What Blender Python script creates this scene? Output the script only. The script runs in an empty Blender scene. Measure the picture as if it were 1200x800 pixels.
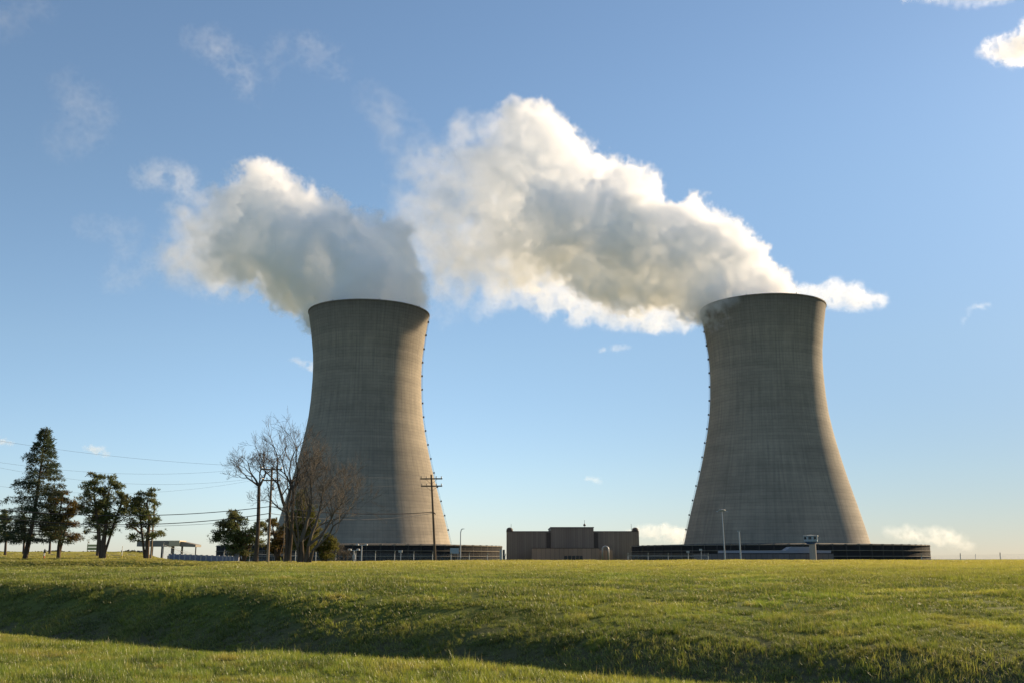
import bpy, bmesh, math, random
import numpy as np
from mathutils import Vector, Matrix, noise as mnoise

R = math.radians
scene = bpy.context.scene
COL = scene.collection

# ------------------------------------------------------------------ camera
EYE = 1.6
PITCH = R(12.3)
cam_data = bpy.data.cameras.new('camera')
cam = bpy.data.objects.new('camera', cam_data)
COL.objects.link(cam)
cam.location = (0, 0, EYE)
cam.rotation_euler = (R(90) + PITCH, 0, 0)
cam_data.sensor_width = 36.0
cam_data.lens = 35.0
cam_data.clip_start = 0.1
cam_data.clip_end = 60000
scene.camera = cam

# ------------------------------------------------------------------ sky, sun, exposure
SUN_AZ, SUN_EL = R(53), R(21)
world = bpy.data.worlds.new('World')
scene.world = world
world.use_nodes = True
wn = world.node_tree
wn.nodes.clear()
sky = wn.nodes.new('ShaderNodeTexSky')
sky.sky_type = 'NISHITA'
sky.sun_disc = False
sky.sun_elevation = SUN_EL
sky.sun_rotation = SUN_AZ
sky.air_density = 1.0
sky.dust_density = 0.15
sky.ozone_density = 2.0
bg = wn.nodes.new('ShaderNodeBackground')
bg.inputs['Strength'].default_value = 0.078
wo = wn.nodes.new('ShaderNodeOutputWorld')
# thin autumn air: the low sky is paler and less golden than the model's, and the glow round the sun is weaker
tcw = wn.nodes.new('ShaderNodeTexCoord')
spw = wn.nodes.new('ShaderNodeSeparateXYZ')
wn.links.new(tcw.outputs['Generated'], spw.inputs[0])
rw = wn.nodes.new('ShaderNodeValToRGB')
for e_, (p_, c_) in zip([rw.color_ramp.elements[0], rw.color_ramp.elements[1]] + [rw.color_ramp.elements.new(x) for x in (0.1, 0.2, 0.35)],
                        [(0.0, (0.67, 0.755, 1.04)), (0.6, (0.93, 0.965, 0.99)), (0.08, (0.79, 0.85, 1.01)), (0.2, (0.91, 0.925, 0.95)), (0.35, (0.94, 0.95, 0.93))]):
    e_.position = p_
    e_.color = (*c_, 1)
wn.links.new(spw.outputs[2], rw.inputs[0])
mw = wn.nodes.new('ShaderNodeMix'); mw.data_type = 'RGBA'; mw.blend_type = 'MULTIPLY'; mw.inputs[0].default_value = 1
wn.links.new(sky.outputs[0], mw.inputs[6]); wn.links.new(rw.outputs[0], mw.inputs[7])
dw = wn.nodes.new('ShaderNodeVectorMath'); dw.operation = 'DOT_PRODUCT'
dw.inputs[1].default_value = (math.sin(SUN_AZ) * math.cos(SUN_EL), math.cos(SUN_AZ) * math.cos(SUN_EL), math.sin(SUN_EL))
wn.links.new(tcw.outputs['Generated'], dw.inputs[0])
gw = wn.nodes.new('ShaderNodeMapRange'); gw.interpolation_type = 'SMOOTHSTEP'
for i_, v_ in enumerate((0.35, 1.0, 0.0, 0.60)): gw.inputs[i_ + 1].default_value = v_
wn.links.new(dw.outputs['Value'], gw.inputs[0])
ew = wn.nodes.new('ShaderNodeMapRange'); ew.interpolation_type = 'SMOOTHSTEP'
for i_, v_ in enumerate((0.0, 0.45, 1.0, 0.12)): ew.inputs[i_ + 1].default_value = v_
wn.links.new(spw.outputs[2], ew.inputs[0])
pw = wn.nodes.new('ShaderNodeMath'); pw.operation = 'MULTIPLY'
wn.links.new(gw.outputs[0], pw.inputs[0]); wn.links.new(ew.outputs[0], pw.inputs[1])
qw = wn.nodes.new('ShaderNodeMath'); qw.operation = 'SUBTRACT'; qw.inputs[0].default_value = 1.0
wn.links.new(pw.outputs[0], qw.inputs[1])
mg = wn.nodes.new('ShaderNodeMix'); mg.data_type = 'RGBA'; mg.blend_type = 'MULTIPLY'; mg.inputs[0].default_value = 1
wn.links.new(mw.outputs[2], mg.inputs[6]); wn.links.new(qw.outputs[0], mg.inputs[7])
wn.links.new(mg.outputs[2], bg.inputs['Color'])
wn.links.new(bg.outputs[0], wo.inputs['Surface'])

sun_data = bpy.data.lights.new('sun', 'SUN')
sun_data.energy = 5.0
sun_data.angle = R(0.5)
sun_data.color = (1.0, 0.775, 0.50)
sun = bpy.data.objects.new('sun', sun_data)
COL.objects.link(sun)
sun.location = (300, 200, 300)
sdir = Vector((math.sin(SUN_AZ) * math.cos(SUN_EL), math.cos(SUN_AZ) * math.cos(SUN_EL), math.sin(SUN_EL)))
sun.rotation_euler = sdir.to_track_quat('Z', 'Y').to_euler()

vs = scene.view_settings
vs.view_transform = 'Standard'
vs.look = 'None'
vs.exposure = 1.08
vs.gamma = 1.0
vs.use_curve_mapping = False

cy = scene.cycles
cy.use_denoising = True
cy.max_bounces = 72
cy.diffuse_bounces = 3
cy.glossy_bounces = 2
cy.transmission_bounces = 4
cy.transparent_max_bounces = 96
cy.volume_bounces = 72
cy.volume_step_rate = 3.0
cy.volume_max_steps = 512
cy.sample_clamp_indirect = 20.0


# ------------------------------------------------------------------ helpers
def ray(px, py):
    """direction through a point of the 1200x800 photograph"""
    x = (px - 600) / 1166.7
    u = (400 - py) / 1166.7
    return Vector((x, math.cos(PITCH) - u * math.sin(PITCH), math.sin(PITCH) + u * math.cos(PITCH)))


def at(px, py, depth):
    d = ray(px, py)
    return Vector((0, 0, EYE)) + d * (depth / d.y)


def tag(o, label=None, cat=None, group=None, kind=None):
    if label: o['label'] = label
    if cat: o['category'] = cat
    if group: o['group'] = group
    if kind: o['kind'] = kind
    return o


def empty(name, loc, rz=0.0):
    o = bpy.data.objects.new(name, None)
    o.empty_display_size = 0.2
    COL.objects.link(o)
    o.location = loc
    o.rotation_euler = (0, 0, rz)
    return o


def obj(name, me, mats, parent=None, smooth=False):
    o = bpy.data.objects.new(name, me)
    COL.objects.link(o)
    for m in (mats if isinstance(mats, (list, tuple)) else [mats]):
        if m.name not in me.materials:
            me.materials.append(m)
    if smooth:
        me.polygons.foreach_set('use_smooth', [True] * len(me.polygons))
    if parent is not None:
        o.parent = parent
    return o


class MB:
    """collects boxes, tubes and rings into one mesh"""
    def __init__(s):
        s.v, s.f, s.m = [], [], []

    def add(s, vs_, fs_, mat=0):
        b = len(s.v)
        s.v.extend([tuple(p) for p in vs_])
        for f in fs_:
            s.f.append([b + i for i in f])
            s.m.append(mat)

    def box(s, c, size, rz=0.0, mat=0):
        cx, cy_, cz = c
        hx, hy, hz = size[0] / 2, size[1] / 2, size[2] / 2
        ca, sa = math.cos(rz), math.sin(rz)
        vs_ = []
        for z in (-hz, hz):
            for x, y in ((-hx, -hy), (hx, -hy), (hx, hy), (-hx, hy)):
                vs_.append((cx + x * ca - y * sa, cy_ + x * sa + y * ca, cz + z))
        s.add(vs_, [(3, 2, 1, 0), (4, 5, 6, 7), (0, 1, 5, 4), (1, 2, 6, 5), (2, 3, 7, 6), (3, 0, 4, 7)], mat)

    def tube(s, pts, radii, n=6, caps=True, mat=0):
        pts = [Vector(p) for p in pts]
        k = len(pts)
        if not isinstance(radii, (list, tuple)):
            radii = [radii] * k
        t = (pts[1] - pts[0]).normalized()
        u = t.orthogonal().normalized()
        vs_, fs_ = [], []
        for i, p in enumerate(pts):
            if 0 < i < k - 1:
                t = (pts[i + 1] - pts[i - 1]).normalized()
            elif i == k - 1:
                t = (pts[i] - pts[i - 1]).normalized()
            u = (u - t * u.dot(t))
            if u.length < 1e-6: u = t.orthogonal()
            u.normalize()
            w = t.cross(u)
            for j in range(n):
                a = 2 * math.pi * j / n
                vs_.append(p + (u * math.cos(a) + w * math.sin(a)) * radii[i])
        for i in range(k - 1):
            for j in range(n):
                j2 = (j + 1) % n
                fs_.append((i * n + j, i * n + j2, (i + 1) * n + j2, (i + 1) * n + j))
        if caps:
            fs_.append(tuple(reversed(range(n))))
            fs_.append(tuple(range((k - 1) * n, k * n)))
        s.add(vs_, fs_, mat)

    def lathe(s, prof, n=96, center=(0, 0, 0), mat=0, closed=False, a0=0.0, a1=2 * math.pi):
        full = abs(a1 - a0 - 2 * math.pi) < 1e-6
        m = n if full else n + 1
        vs_, fs_ = [], []
        for r, z in prof:
            for j in range(m):
                a = a0 + (a1 - a0) * j / n
                vs_.append((center[0] + r * math.cos(a), center[1] + r * math.sin(a), center[2] + z))
        k = len(prof)
        rng = range(k) if closed else range(k - 1)
        for i in rng:
            i2 = (i + 1) % k
            for j in range(n):
                j2 = (j + 1) % m
                fs_.append((i * m + j, i * m + j2, i2 * m + j2, i2 * m + j))
        s.add(vs_, fs_, mat)

    def build(s, name, mats, parent=None, smooth=False):
        me = bpy.data.meshes.new(name)
        me.from_pydata(s.v, [], s.f)
        me.polygons.foreach_set('material_index', s.m)
        me.update()
        return obj(name, me, mats, parent, smooth)


class NT:
    """small helper for node materials"""
    def __init__(s, name):
        s.mat = bpy.data.materials.new(name)
        s.mat.use_nodes = True
        s.t = s.mat.node_tree
        s.t.nodes.clear()
        s.out = s.t.nodes.new('ShaderNodeOutputMaterial')

    def n(s, kind, **kw):
        nd = s.t.nodes.new('ShaderNode' + kind)
        for k, v in kw.items():
            if k.startswith('in_'):
                nd.inputs[k[3:].replace('_', ' ')].default_value = v
            elif k.startswith('i') and k[1:].isdigit():
                nd.inputs[int(k[1:])].default_value = v
            else:
                setattr(nd, k, v)
        return nd

    def l(s, a, b):
        s.t.links.new(a, b)

    def math(s, op, a, b=None, c=None, clamp=False):
        nd = s.n('Math', operation=op, use_clamp=clamp)
        for i, v in enumerate((a, b, c)):
            if v is None: continue
            if isinstance(v, (int, float)): nd.inputs[i].default_value = v
            else: s.l(v, nd.inputs[i])
        return nd.outputs[0]

    def noise(s, vec, scale, detail=4, rough=0.55, out=0, sc=None):
        nd = s.n('TexNoise')
        nd.inputs['Scale'].default_value = scale
        nd.inputs['Detail'].default_value = detail
        nd.inputs['Roughness'].default_value = rough
        if vec is not None:
            if sc:
                mp = s.n('Mapping')
                mp.inputs['Scale'].default_value = sc
                s.l(vec, mp.inputs[0])
                vec = mp.outputs[0]
            s.l(vec, nd.inputs['Vector'])
        return nd.outputs[out]

    def ramp(s, fac, stops):
        nd = s.n('ValToRGB')
        el = nd.color_ramp.elements
        while len(el) < len(stops): el.new(0.5)
        for e, (p, c) in zip(el, stops):
            e.position = p
            e.color = (c, c, c, 1) if isinstance(c, (int, float)) else (*c, 1)
        s.l(fac, nd.inputs[0])
        return nd.outputs[0]

    def mix(s, fac, a, b, blend='MIX'):
        nd = s.n('Mix', data_type='RGBA', blend_type=blend)
        for sock, v in ((nd.inputs[0], fac), (nd.inputs[6], a), (nd.inputs[7], b)):
            if isinstance(v, (int, float)): sock.default_value = v
            elif isinstance(v, tuple): sock.default_value = (*v, 1)
            else: s.l(v, sock)
        return nd.outputs[2]

    def bsdf(s, col, rough=0.8, spec=0.3, metal=0.0, bump=None, bstr=0.3, bdist=0.1):
        b = s.n('BsdfPrincipled')
        if isinstance(col, tuple): b.inputs['Base Color'].default_value = (*col, 1)
        else: s.l(col, b.inputs['Base Color'])
        if isinstance(rough, (int, float)): b.inputs['Roughness'].default_value = rough
        else: s.l(rough, b.inputs['Roughness'])
        b.inputs['Specular IOR Level'].default_value = spec
        b.inputs['Metallic'].default_value = metal
        if bump is not None:
            bp = s.n('Bump')
            bp.inputs['Strength'].default_value = bstr
            bp.inputs['Distance'].default_value = bdist
            s.l(bump, bp.inputs['Height'])
            s.l(bp.outputs[0], b.inputs['Normal'])
        s.l(b.outputs[0], s.out.inputs['Surface'])
        return b


def simple_mat(name, col, var=0.25, scale=2.0, rough=0.75, metal=0.0, sc=None, spec=0.3):
    m = NT(name)
    tc = m.n('TexCoord').outputs['Object']
    nz = m.noise(tc, scale, 5, 0.6, sc=sc)
    lo = tuple(c * (1 - var) for c in col)
    hi = tuple(min(1, c * (1 + var)) for c in col)
    m.bsdf(m.mix(nz, lo, hi), rough, spec, metal, bump=nz, bstr=0.15, bdist=0.02)
    return m.mat
# ------------------------------------------------------------------ terrain
def _sm(tab, n=4000, w=0.8):
    xs = np.array([a for a, b in tab]); ys = np.array([b for a, b in tab])
    fx = np.linspace(xs[0], xs[-1], n)
    fy = np.interp(fx, xs, ys)
    k = int(max(3, w / (fx[1] - fx[0]))) | 1
    ker = np.hanning(k + 2)[1:-1]; ker /= ker.sum()
    fy = np.convolve(np.pad(fy, k // 2, mode='edge'), ker, mode='valid')
    return fx, fy


BANK_MID = _sm([(-60, 0), (6, 0.0), (12.4, 0.03), (13.4, -0.06), (14.8, -0.85), (16.0, -1.05), (17.0, -1.0), (19.2, 0.04), (21.5, 0.30),
                (28, 0.62), (36, 0.92), (50, 1.16), (80, 1.40), (120, 1.45)], w=1.0)
BANK_LEFT = _sm([(-60, 0), (6, 0.0), (12.4, 0.03), (13.4, -0.06), (14.8, -0.85), (16.0, -1.20), (17.2, -1.10), (21.0, 0.72), (24.0, 0.90),
                 (30, 0.92), (40, 1.0), (50, 1.1), (80, 1.40), (120, 1.45)], w=1.6)
BANK_RIGHT = _sm([(-60, 0), (6, 0.0), (12.4, 0.03), (13.4, -0.06), (14.6, -0.70), (15.6, -0.95), (16.7, -0.90), (18.8, 0.03), (20.8, 0.20),
                  (25, 0.47), (30, 0.70), (36, 0.92), (50, 1.16), (80, 1.40), (120, 1.45)], w=1.0)
FAR_R = _sm([(0, 9), (94, 9.0), (100, 1.44), (118, 0.9), (150, -1.0), (200, -3.0), (400, -3.0)], w=6)
LEFT_FIELD = _sm([(60, 1.0), (70, 0.98), (75, 0.70), (82, 0.05), (87.5, -0.05), (92.5, 1.42), (104, 1.56), (150, 2.35), (205, 3.05), (260, 2.5), (400, -3.0)], w=2.5)


def smooth01(x, a, b):
    t = np.clip((x - a) / (b - a), 0, 1)
    return t * t * (3 - 2 * t)


def lump(x, y, s, seed):
    """cheap smooth pseudo noise from summed rotated sines"""
    r = np.random.default_rng(seed)
    v = 0
    for _ in range(7):
        a = r.uniform(0, math.pi * 2); k = 2 * math.pi / (s * r.uniform(0.6, 1.7)); ph = r.uniform(0, 6.28)
        v = v + np.sin((x * math.cos(a) + y * math.sin(a)) * k + ph)
    return v / 3.7


def height(x, y):
    x = np.asarray(x, dtype=float); y = np.asarray(y, dtype=float)
    u = x * 0.54 + y * 0.84 + lump(x, y, 9, 3) * 0.16
    s = x * 0.84 - y * 0.54
    zm = np.interp(u, *BANK_MID); zl = np.interp(u, *BANK_LEFT)
    wl = 1 - smooth01(s, -24, -8)
    z = zm * (1 - wl) + zl * wl
    wr = smooth01(s, -13, -1)
    z = z * (1 - wr) + np.interp(u, *BANK_RIGHT) * wr
    a = x / np.maximum(y, 1.0)
    # crest: beyond it the ground falls towards the plant; at the left a swale and a field that rises behind it
    yy = np.where(y > 0, np.hypot(x * 0.35, y), y)
    cap = np.interp(yy, *FAR_R)
    zr = np.minimum(z, cap)
    wf = 1 - smooth01(a, -0.375, -0.28)
    lf = np.interp(yy, *LEFT_FIELD)
    t = smooth01(yy, 58, 72)
    zleft = z * (1 - t) + lf * t
    # the left field only counts in front of the camera and where it is far enough
    z = np.where(y > 20, zr * (1 - wf) + np.where(yy > 58, zleft, z) * wf, z)
    big = smooth01(np.hypot(x, y), 300, 900)
    z = z * (1 - big) + (-3.0) * big
    near = np.exp(-np.hypot(x, y) / 60)
    z = z + lump(x, y, 5.0, 8) * 0.065 * near + lump(x, y, 2.6, 12) * 0.014 * near + lump(x, y, 1.2, 9) * 0.005 * near + lump(x, y, 16, 10) * 0.05 * np.exp(-np.hypot(x, y) / 150) * (np.hypot(x, y) > 0)
    return z


def hz(x, y):
    return float(height(np.array([x]), np.array([y]))[0])


def ground_point(px, depth):
    """point on the ground below the photograph's column px, at the given distance"""
    x = (px - 600) / 1166.7 * depth / (math.cos(PITCH) + 0.218 * math.sin(PITCH))
    return Vector((x, depth, hz(x, depth)))


def ground_mat():
    m = NT('grass_ground')
    g = m.n('NewGeometry').outputs['Position']
    sp = m.n('SeparateXYZ'); m.l(g, sp.inputs[0])
    u = m.math('ADD', m.math('MULTIPLY', sp.outputs[0], 0.54), m.math('MULTIPLY', sp.outputs[1], 0.84))
    big = m.noise(g, 0.10, 4, 0.6)
    mid = m.noise(g, 0.7, 5, 0.65)
    fine = m.noise(g, 9.0, 6, 0.75)
    vf = m.noise(g, 40.0, 4, 0.7)
    c = m.mix(m.ramp(big, [(0.38, 0.0), (0.62, 1.0)]), (0.066, 0.098, 0.015), (0.115, 0.130, 0.024))
    c = m.mix(m.math('MULTIPLY', m.ramp(mid, [(0.5, 0.0), (0.72, 1.0)]), 0.35), c, (0.13, 0.115, 0.035))
    c = m.mix(m.math('MULTIPLY', m.ramp(fine, [(0.35, 1.0), (0.55, 0.0)]), 0.55), c, (0.025, 0.030, 0.008))
    c = m.mix(m.math('MULTIPLY', m.ramp(vf, [(0.55, 0.0), (0.75, 1.0)]), 0.5), c, (0.20, 0.18, 0.07))
    # matted dead grass along the ditch
    e = m.math('ADD', u, m.math('MULTIPLY', m.math('SUBTRACT', mid, 0.5), 3.0))
    d = m.ramp(m.math('MULTIPLY', m.math('ABSOLUTE', m.math('SUBTRACT', e, 17.0)), 0.25), [(0.30, 1.0), (0.75, 0.0)])
    c = m.mix(m.math('MULTIPLY', d, 0.8), c, m.mix(fine, (0.05, 0.040, 0.024), (0.17, 0.135, 0.085)))
    h = m.math('ADD', m.math('MULTIPLY', fine, 0.6), m.math('MULTIPLY', mid, 1.2))
    m.bsdf(c, 0.95, 0.1, bump=h, bstr=0.7, bdist=0.12)
    return m.mat


GROUND = ground_mat()
rad = [0.0]
r_ = 0.4
while r_ < 25000:
    rad.append(r_); r_ *= 1.016 if r_ < 400 else 1.10
rad = np.array(rad[1:])
fa = np.radians(np.concatenate([np.linspace(-40, 40, 420), np.linspace(40, 320, 120)[1:-1]]))
RR, AA = np.meshgrid(rad, fa, indexing='ij')
gx, gy = RR * np.sin(AA), RR * np.cos(AA)
gz = height(gx, gy)
nr, na_ = RR.shape
vv = np.stack([gx, gy, gz], -1).reshape(-1, 3)
ii = np.arange(nr - 1)[:, None] * na_ + np.arange(na_)[None, :]
jj = np.arange(nr - 1)[:, None] * na_ + (np.arange(na_)[None, :] + 1) % na_
quads = np.stack([ii, ii + na_, jj + na_, jj], -1).reshape(-1, 4)[:, ::-1]
me = bpy.data.meshes.new('ground')
centre = len(vv)
vv = np.vstack([vv, [[0, 0, hz(0, 0)]]])
me.vertices.add(len(vv)); me.vertices.foreach_set('co', vv.astype(np.float32).ravel())
tris = np.stack([np.arange(na_), (np.arange(na_) + 1) % na_, np.full(na_, centre)], -1)[:, ::-1]
me.loops.add(quads.size + tris.size)
me.loops.foreach_set('vertex_index', np.concatenate([quads.ravel(), tris.ravel()]).astype(np.int32))
me.polygons.add(len(quads) + len(tris))
me.polygons.foreach_set('loop_start', np.concatenate([np.arange(len(quads)) * 4, len(quads) * 4 + np.arange(len(tris)) * 3]).astype(np.int32))
me.update(calc_edges=True)
me.validate()
ground = obj('ground', me, GROUND, smooth=True)
tag(ground, kind='structure')
# ------------------------------------------------------------------ cooling towers
PROFILE = [(8.0, 52.6), (10.6, 51.8), (20.6, 49.3), (30, 46.8), (38, 44.6), (48, 41.9), (56, 39.9), (66, 37.6), (75, 35.8), (85, 34.2), (95, 33.3), (107, 32.8), (115, 32.8), (123, 33.2), (136, 34.8), (146, 36.4), (148.5, 36.9)]


def spline(zs, tab):
    z_, r_ = [a for a, b in tab], [b for a, b in tab]
    base = np.interp(zs, z_, r_)
    k = np.exp(-np.linspace(-2, 2, 21) ** 2); k /= k.sum()
    fine = np.linspace(z_[0] - 20, z_[-1] + 20, 800)
    fr = np.interp(fine, z_, r_)
    fr[fine < z_[0]] = r_[0] + (z_[0] - fine[fine < z_[0]]) * 0.25
    fr[fine > z_[-1]] = r_[-1] + (fine[fine > z_[-1]] - z_[-1]) * 0.16
    fr = np.convolve(fr, k, mode='same')
    return np.interp(zs, fine, fr)


def concrete_shell_mat():
    m = NT('shell_concrete')
    tc = m.n('TexCoord').outputs['Object']
    sp = m.n('SeparateXYZ'); m.l(tc, sp.inputs[0])
    z = sp.outputs[2]
    ang = m.math('ARCTAN2', sp.outputs[1], sp.outputs[0])
    # slip-form lifts: one lift about 1.85 m, faint joint line, each lift its own tone
    lift = m.math('DIVIDE', z, 1.85)
    fr = m.math('FRACT', lift)
    line = m.math('LESS_THAN', fr, 0.14)
    wn_ = m.n('TexWhiteNoise', noise_dimensions='1D'); m.l(m.math('FLOOR', lift), wn_.inputs['W'])
    # panels round the ring
    pa = m.math('MULTIPLY', ang, 96 / (2 * math.pi))
    pf = m.math('FRACT', pa)
    vline = m.math('LESS_THAN', pf, 0.07)
    cmb = m.n('CombineXYZ'); m.l(m.math('FLOOR', pa), cmb.inputs[0]); m.l(m.math('FLOOR', lift), cmb.inputs[1])
    wp = m.n('TexWhiteNoise', noise_dimensions='2D'); m.l(cmb.outputs[0], wp.inputs['Vector'])
    big = m.noise(tc, 0.03, 4, 0.6)
    cv = m.n('CombineXYZ'); m.l(m.math('MULTIPLY', ang, 40), cv.inputs[0]); m.l(m.math('MULTIPLY', z, 0.035), cv.inputs[1])
    streak = m.noise(cv.outputs[0], 0.8, 6, 0.65)
    fine = m.noise(tc, 0.6, 5, 0.7)
    cv2 = m.n('CombineXYZ'); m.l(m.math('MULTIPLY', z, 0.5), cv2.inputs[0]); m.l(m.math('MULTIPLY', ang, 2.5), cv2.inputs[1])
    hband = m.noise(cv2.outputs[0], 0.35, 4, 0.6)
    base = m.mix(m.ramp(big, [(0.35, 0.0), (0.65, 1.0)]), (0.255, 0.220, 0.172), (0.335, 0.288, 0.222))
    c = m.mix(m.math('MULTIPLY', m.ramp(streak, [(0.42, 0.0), (0.72, 1.0)]), 0.52), base, (0.138, 0.125, 0.106))
    c = m.mix(m.math('MULTIPLY', m.ramp(hband, [(0.45, 0.0), (0.75, 1.0)]), 0.5), c, (0.16, 0.14, 0.115))
    rim = m.math('MULTIPLY', m.ramp(m.math('DIVIDE', z, 150.0), [(0.86, 0.0), (0.985, 1.0)]), m.math('ADD', 0.25, m.math('MULTIPLY', streak, 0.7)))
    c = m.mix(rim, c, (0.115, 0.102, 0.088))
    v = m.math('ADD', m.math('MULTIPLY', wn_.outputs[0], 0.07), m.math('MULTIPLY', wp.outputs[0], 0.07))
    v = m.math('ADD', v, m.math('MULTIPLY', fine, 0.16))
    v = m.math('ADD', v, 0.80)
    v = m.math('SUBTRACT', v, m.math('MULTIPLY', line, 0.15))
    v = m.math('SUBTRACT', v, m.math('MULTIPLY', vline, 0.05))
    c = m.mix(1.0, c, v, 'MULTIPLY')
    h = m.math('SUBTRACT', m.math('MULTIPLY', fine, 0.3), m.math('MULTIPLY', line, 1.0))
    m.bsdf(c, 0.92, 0.2, bump=h, bstr=0.35, bdist=0.15)
    return m.mat


SHELL = concrete_shell_mat()
TOWER_R = Vector((605 * math.sin(R(14.53)), 605 * math.cos(R(14.53)), 0))
TOWER_L = Vector((605 * math.sin(R(-8.39)), 605 * math.cos(R(-8.39)), 0))


LOUVER = simple_mat('louver_fibre_cement', (0.060, 0.056, 0.056), 0.35, 0.35, 0.8)
LIP = simple_mat('louver_edge_concrete', (0.30, 0.26, 0.20), 0.2, 0.5, 0.85)
RIB = simple_mat('rib_concrete', (0.085, 0.078, 0.072), 0.25, 0.5, 0.85)
STEEL = simple_mat('galvanised_steel', (0.30, 0.31, 0.32), 0.15, 3.0, 0.45, 0.6)
DARK_STEEL = simple_mat('dark_steel', (0.06, 0.06, 0.065), 0.2, 3.0, 0.5, 0.5)


def cooling_tower(loc, label, lad):
    t = empty('cooling_tower', loc)
    tag(t, label, 'cooling tower', 'twin cooling towers')
    zs = np.linspace(8.0, 148.5, 82)
    rs = spline(zs, PROFILE)
    outer = [(float(r), float(z)) for r, z in zip(rs, zs)]
    inner = [(float(r) - 0.9, float(z)) for r, z in zip(rs, zs)][::-1]
    mb = MB()
    mb.lathe(outer + [(outer[-1][0] + 0.35, 148.6), (outer[-1][0] + 0.35, 149.3), (inner[0][0] - 0.2, 149.3)] + inner, 192, closed=True)
    mb.build('shell', SHELL, t)
    # sloping legs that carry the shell, inside the fill ring
    mb = MB()
    for i in range(48):
        a0 = 2 * math.pi * i / 48
        for s_ in (-1, 1):
            a1 = a0 + s_ * math.pi / 48
            mb.tube([(54.6 * math.cos(a0), 54.6 * math.sin(a0), -3.2), (52.2 * math.cos(a1), 52.2 * math.sin(a1), 8.2)], 0.45, 6)
    sup = mb.build('support_columns', RIB, t)
    sup['kind'] = 'stuff'
    # the wide low cross-flow ring
    RO, RI, zb = 83.0, 54.0, -3.2
    mb = MB()
    mb.lathe([(RI, 9.35), (RO - 1.0, 8.55), (RO - 1.0, 8.95), (RI, 9.75)], 180, closed=True)
    mb.build('ring_roof', RIB, t)
    mb = MB()
    mb.lathe([(RO - 3.2, zb), (RO - 3.2, 8.5)], 120)
    mb.build('fill_wall', LOUVER, t)
    levels = [-2.6, 0.35, 3.15, 5.95]
    for z0 in levels:
        mb = MB()
        top = z0 + 2.65
        for k in range(5):                       # five tilted slats in each tier
            za = z0 + k * 0.53
            mb.lathe([(RO - 1.6, za + 0.42), (RO - 0.45, za + 0.02), (RO - 0.45, za + 0.08), (RO - 1.6, za + 0.50)], 180, closed=True)
        mb.lathe([(RO - 1.7, top), (RO - 0.05, top - 0.16), (RO - 0.05, top - 0.02), (RO - 1.7, top + 0.12)], 180, closed=True, mat=1)
        mb.build('louver_tier', [LOUVER, LIP], t)
    proto = None
    for i in range(72):
        a = 2 * math.pi * i / 72
        if proto is None:
            mb = MB()
            mb.box((RO - 1.35, 0, 2.7), (1.5, 0.30, 11.8))
            mb.box((RO - 1.1, 0, 8.80), (1.2, 0.9, 0.5))
            proto = mb.build('rib', RIB, t)
            o = proto
        else:
            o = proto.copy(); COL.objects.link(o); o.parent = t
        o.rotation_euler = (0, 0, a)
    # ladder with landings up the outside
    al = math.atan2(-loc[1], -loc[0]) + lad
    mb = MB()
    zz = np.linspace(10.0, 147, 60)
    rr2 = spline(zz, PROFILE)
    for off in (-0.35, 0.35):
        pts_ = [((r + 0.35) * math.cos(al) - off * math.sin(al), (r + 0.35) * math.sin(al) + off * math.cos(al), z) for r, z in zip(rr2, zz)]
        mb.tube(pts_, 0.05, 4)
    mb.tube([((r + 0.8) * math.cos(al), (r + 0.8) * math.sin(al), z) for r, z in zip(rr2, zz)], 0.06, 4)
    ld = mb.build('ladder', DARK_STEEL, t)
    zl = np.arange(18, 146, 8.4)
    rl = spline(zl, PROFILE)
    first = None
    for r, z in zip(rl, zl):
        if first is None:
            mb = MB()
            mb.box((0.45, 0, 0), (0.9, 1.3, 0.14)); mb.box((0.85, 0, 0.45), (0.08, 1.3, 0.8))
            for s_ in (-0.61, 0.61): mb.box((0.45, s_, 0.45), (0.8, 0.07, 0.8))
            first = mb.build('landing', DARK_STEEL, ld); o = first
        else:
            o = first.copy(); COL.objects.link(o); o.parent = ld
        o.location = ((r + 0.1) * math.cos(al), (r + 0.1) * math.sin(al), z)
        o.rotation_euler = (0, 0, al)
    # warning lamps on the rim
    for k in range(8):
        a = k * math.pi / 4 + 0.3
        mb = MB(); mb.lathe([(0.0, 0), (0.22, 0), (0.22, 0.7), (0.12, 0.85), (0.0, 0.85)], 10, (36.6 * math.cos(a), 36.6 * math.sin(a), 149.3))
        mb.build('warning_lamp', DARK_STEEL, t)
    return t


cooling_tower(TOWER_R, 'tall banded concrete cooling tower on the right, behind the low grey building and guard post', R(-82))
cooling_tower(TOWER_L, 'tall ribbed concrete cooling tower on the left, rising behind the bare trees', R(83))
# ------------------------------------------------------------------ plant buildings behind the crest
def cladding_mat(name, a, b, pitch=1.1):
    m = NT(name)
    tc = m.n('TexCoord').outputs['Object']
    sp = m.n('SeparateXYZ'); m.l(tc, sp.inputs[0])
    q = m.math('DIVIDE', sp.outputs[0], pitch)
    f = m.math('FRACT', q)
    seam = m.math('LESS_THAN', f, 0.12)
    wn_ = m.n('TexWhiteNoise', noise_dimensions='1D'); m.l(m.math('FLOOR', q), wn_.inputs['W'])
    nz = m.noise(tc, 0.12, 5, 0.6, sc=(1, 1, 0.3))
    c = m.mix(nz, a, b)
    v = m.math('SUBTRACT', m.math('ADD', 0.86, m.math('MULTIPLY', wn_.outputs[0], 0.2)), m.math('MULTIPLY', seam, 0.25))
    m.bsdf(m.mix(1.0, c, v, 'MULTIPLY'), 0.7, 0.25, bump=m.math('MULTIPLY', seam, -1.0), bstr=0.4, bdist=0.1)
    return m.mat


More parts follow.
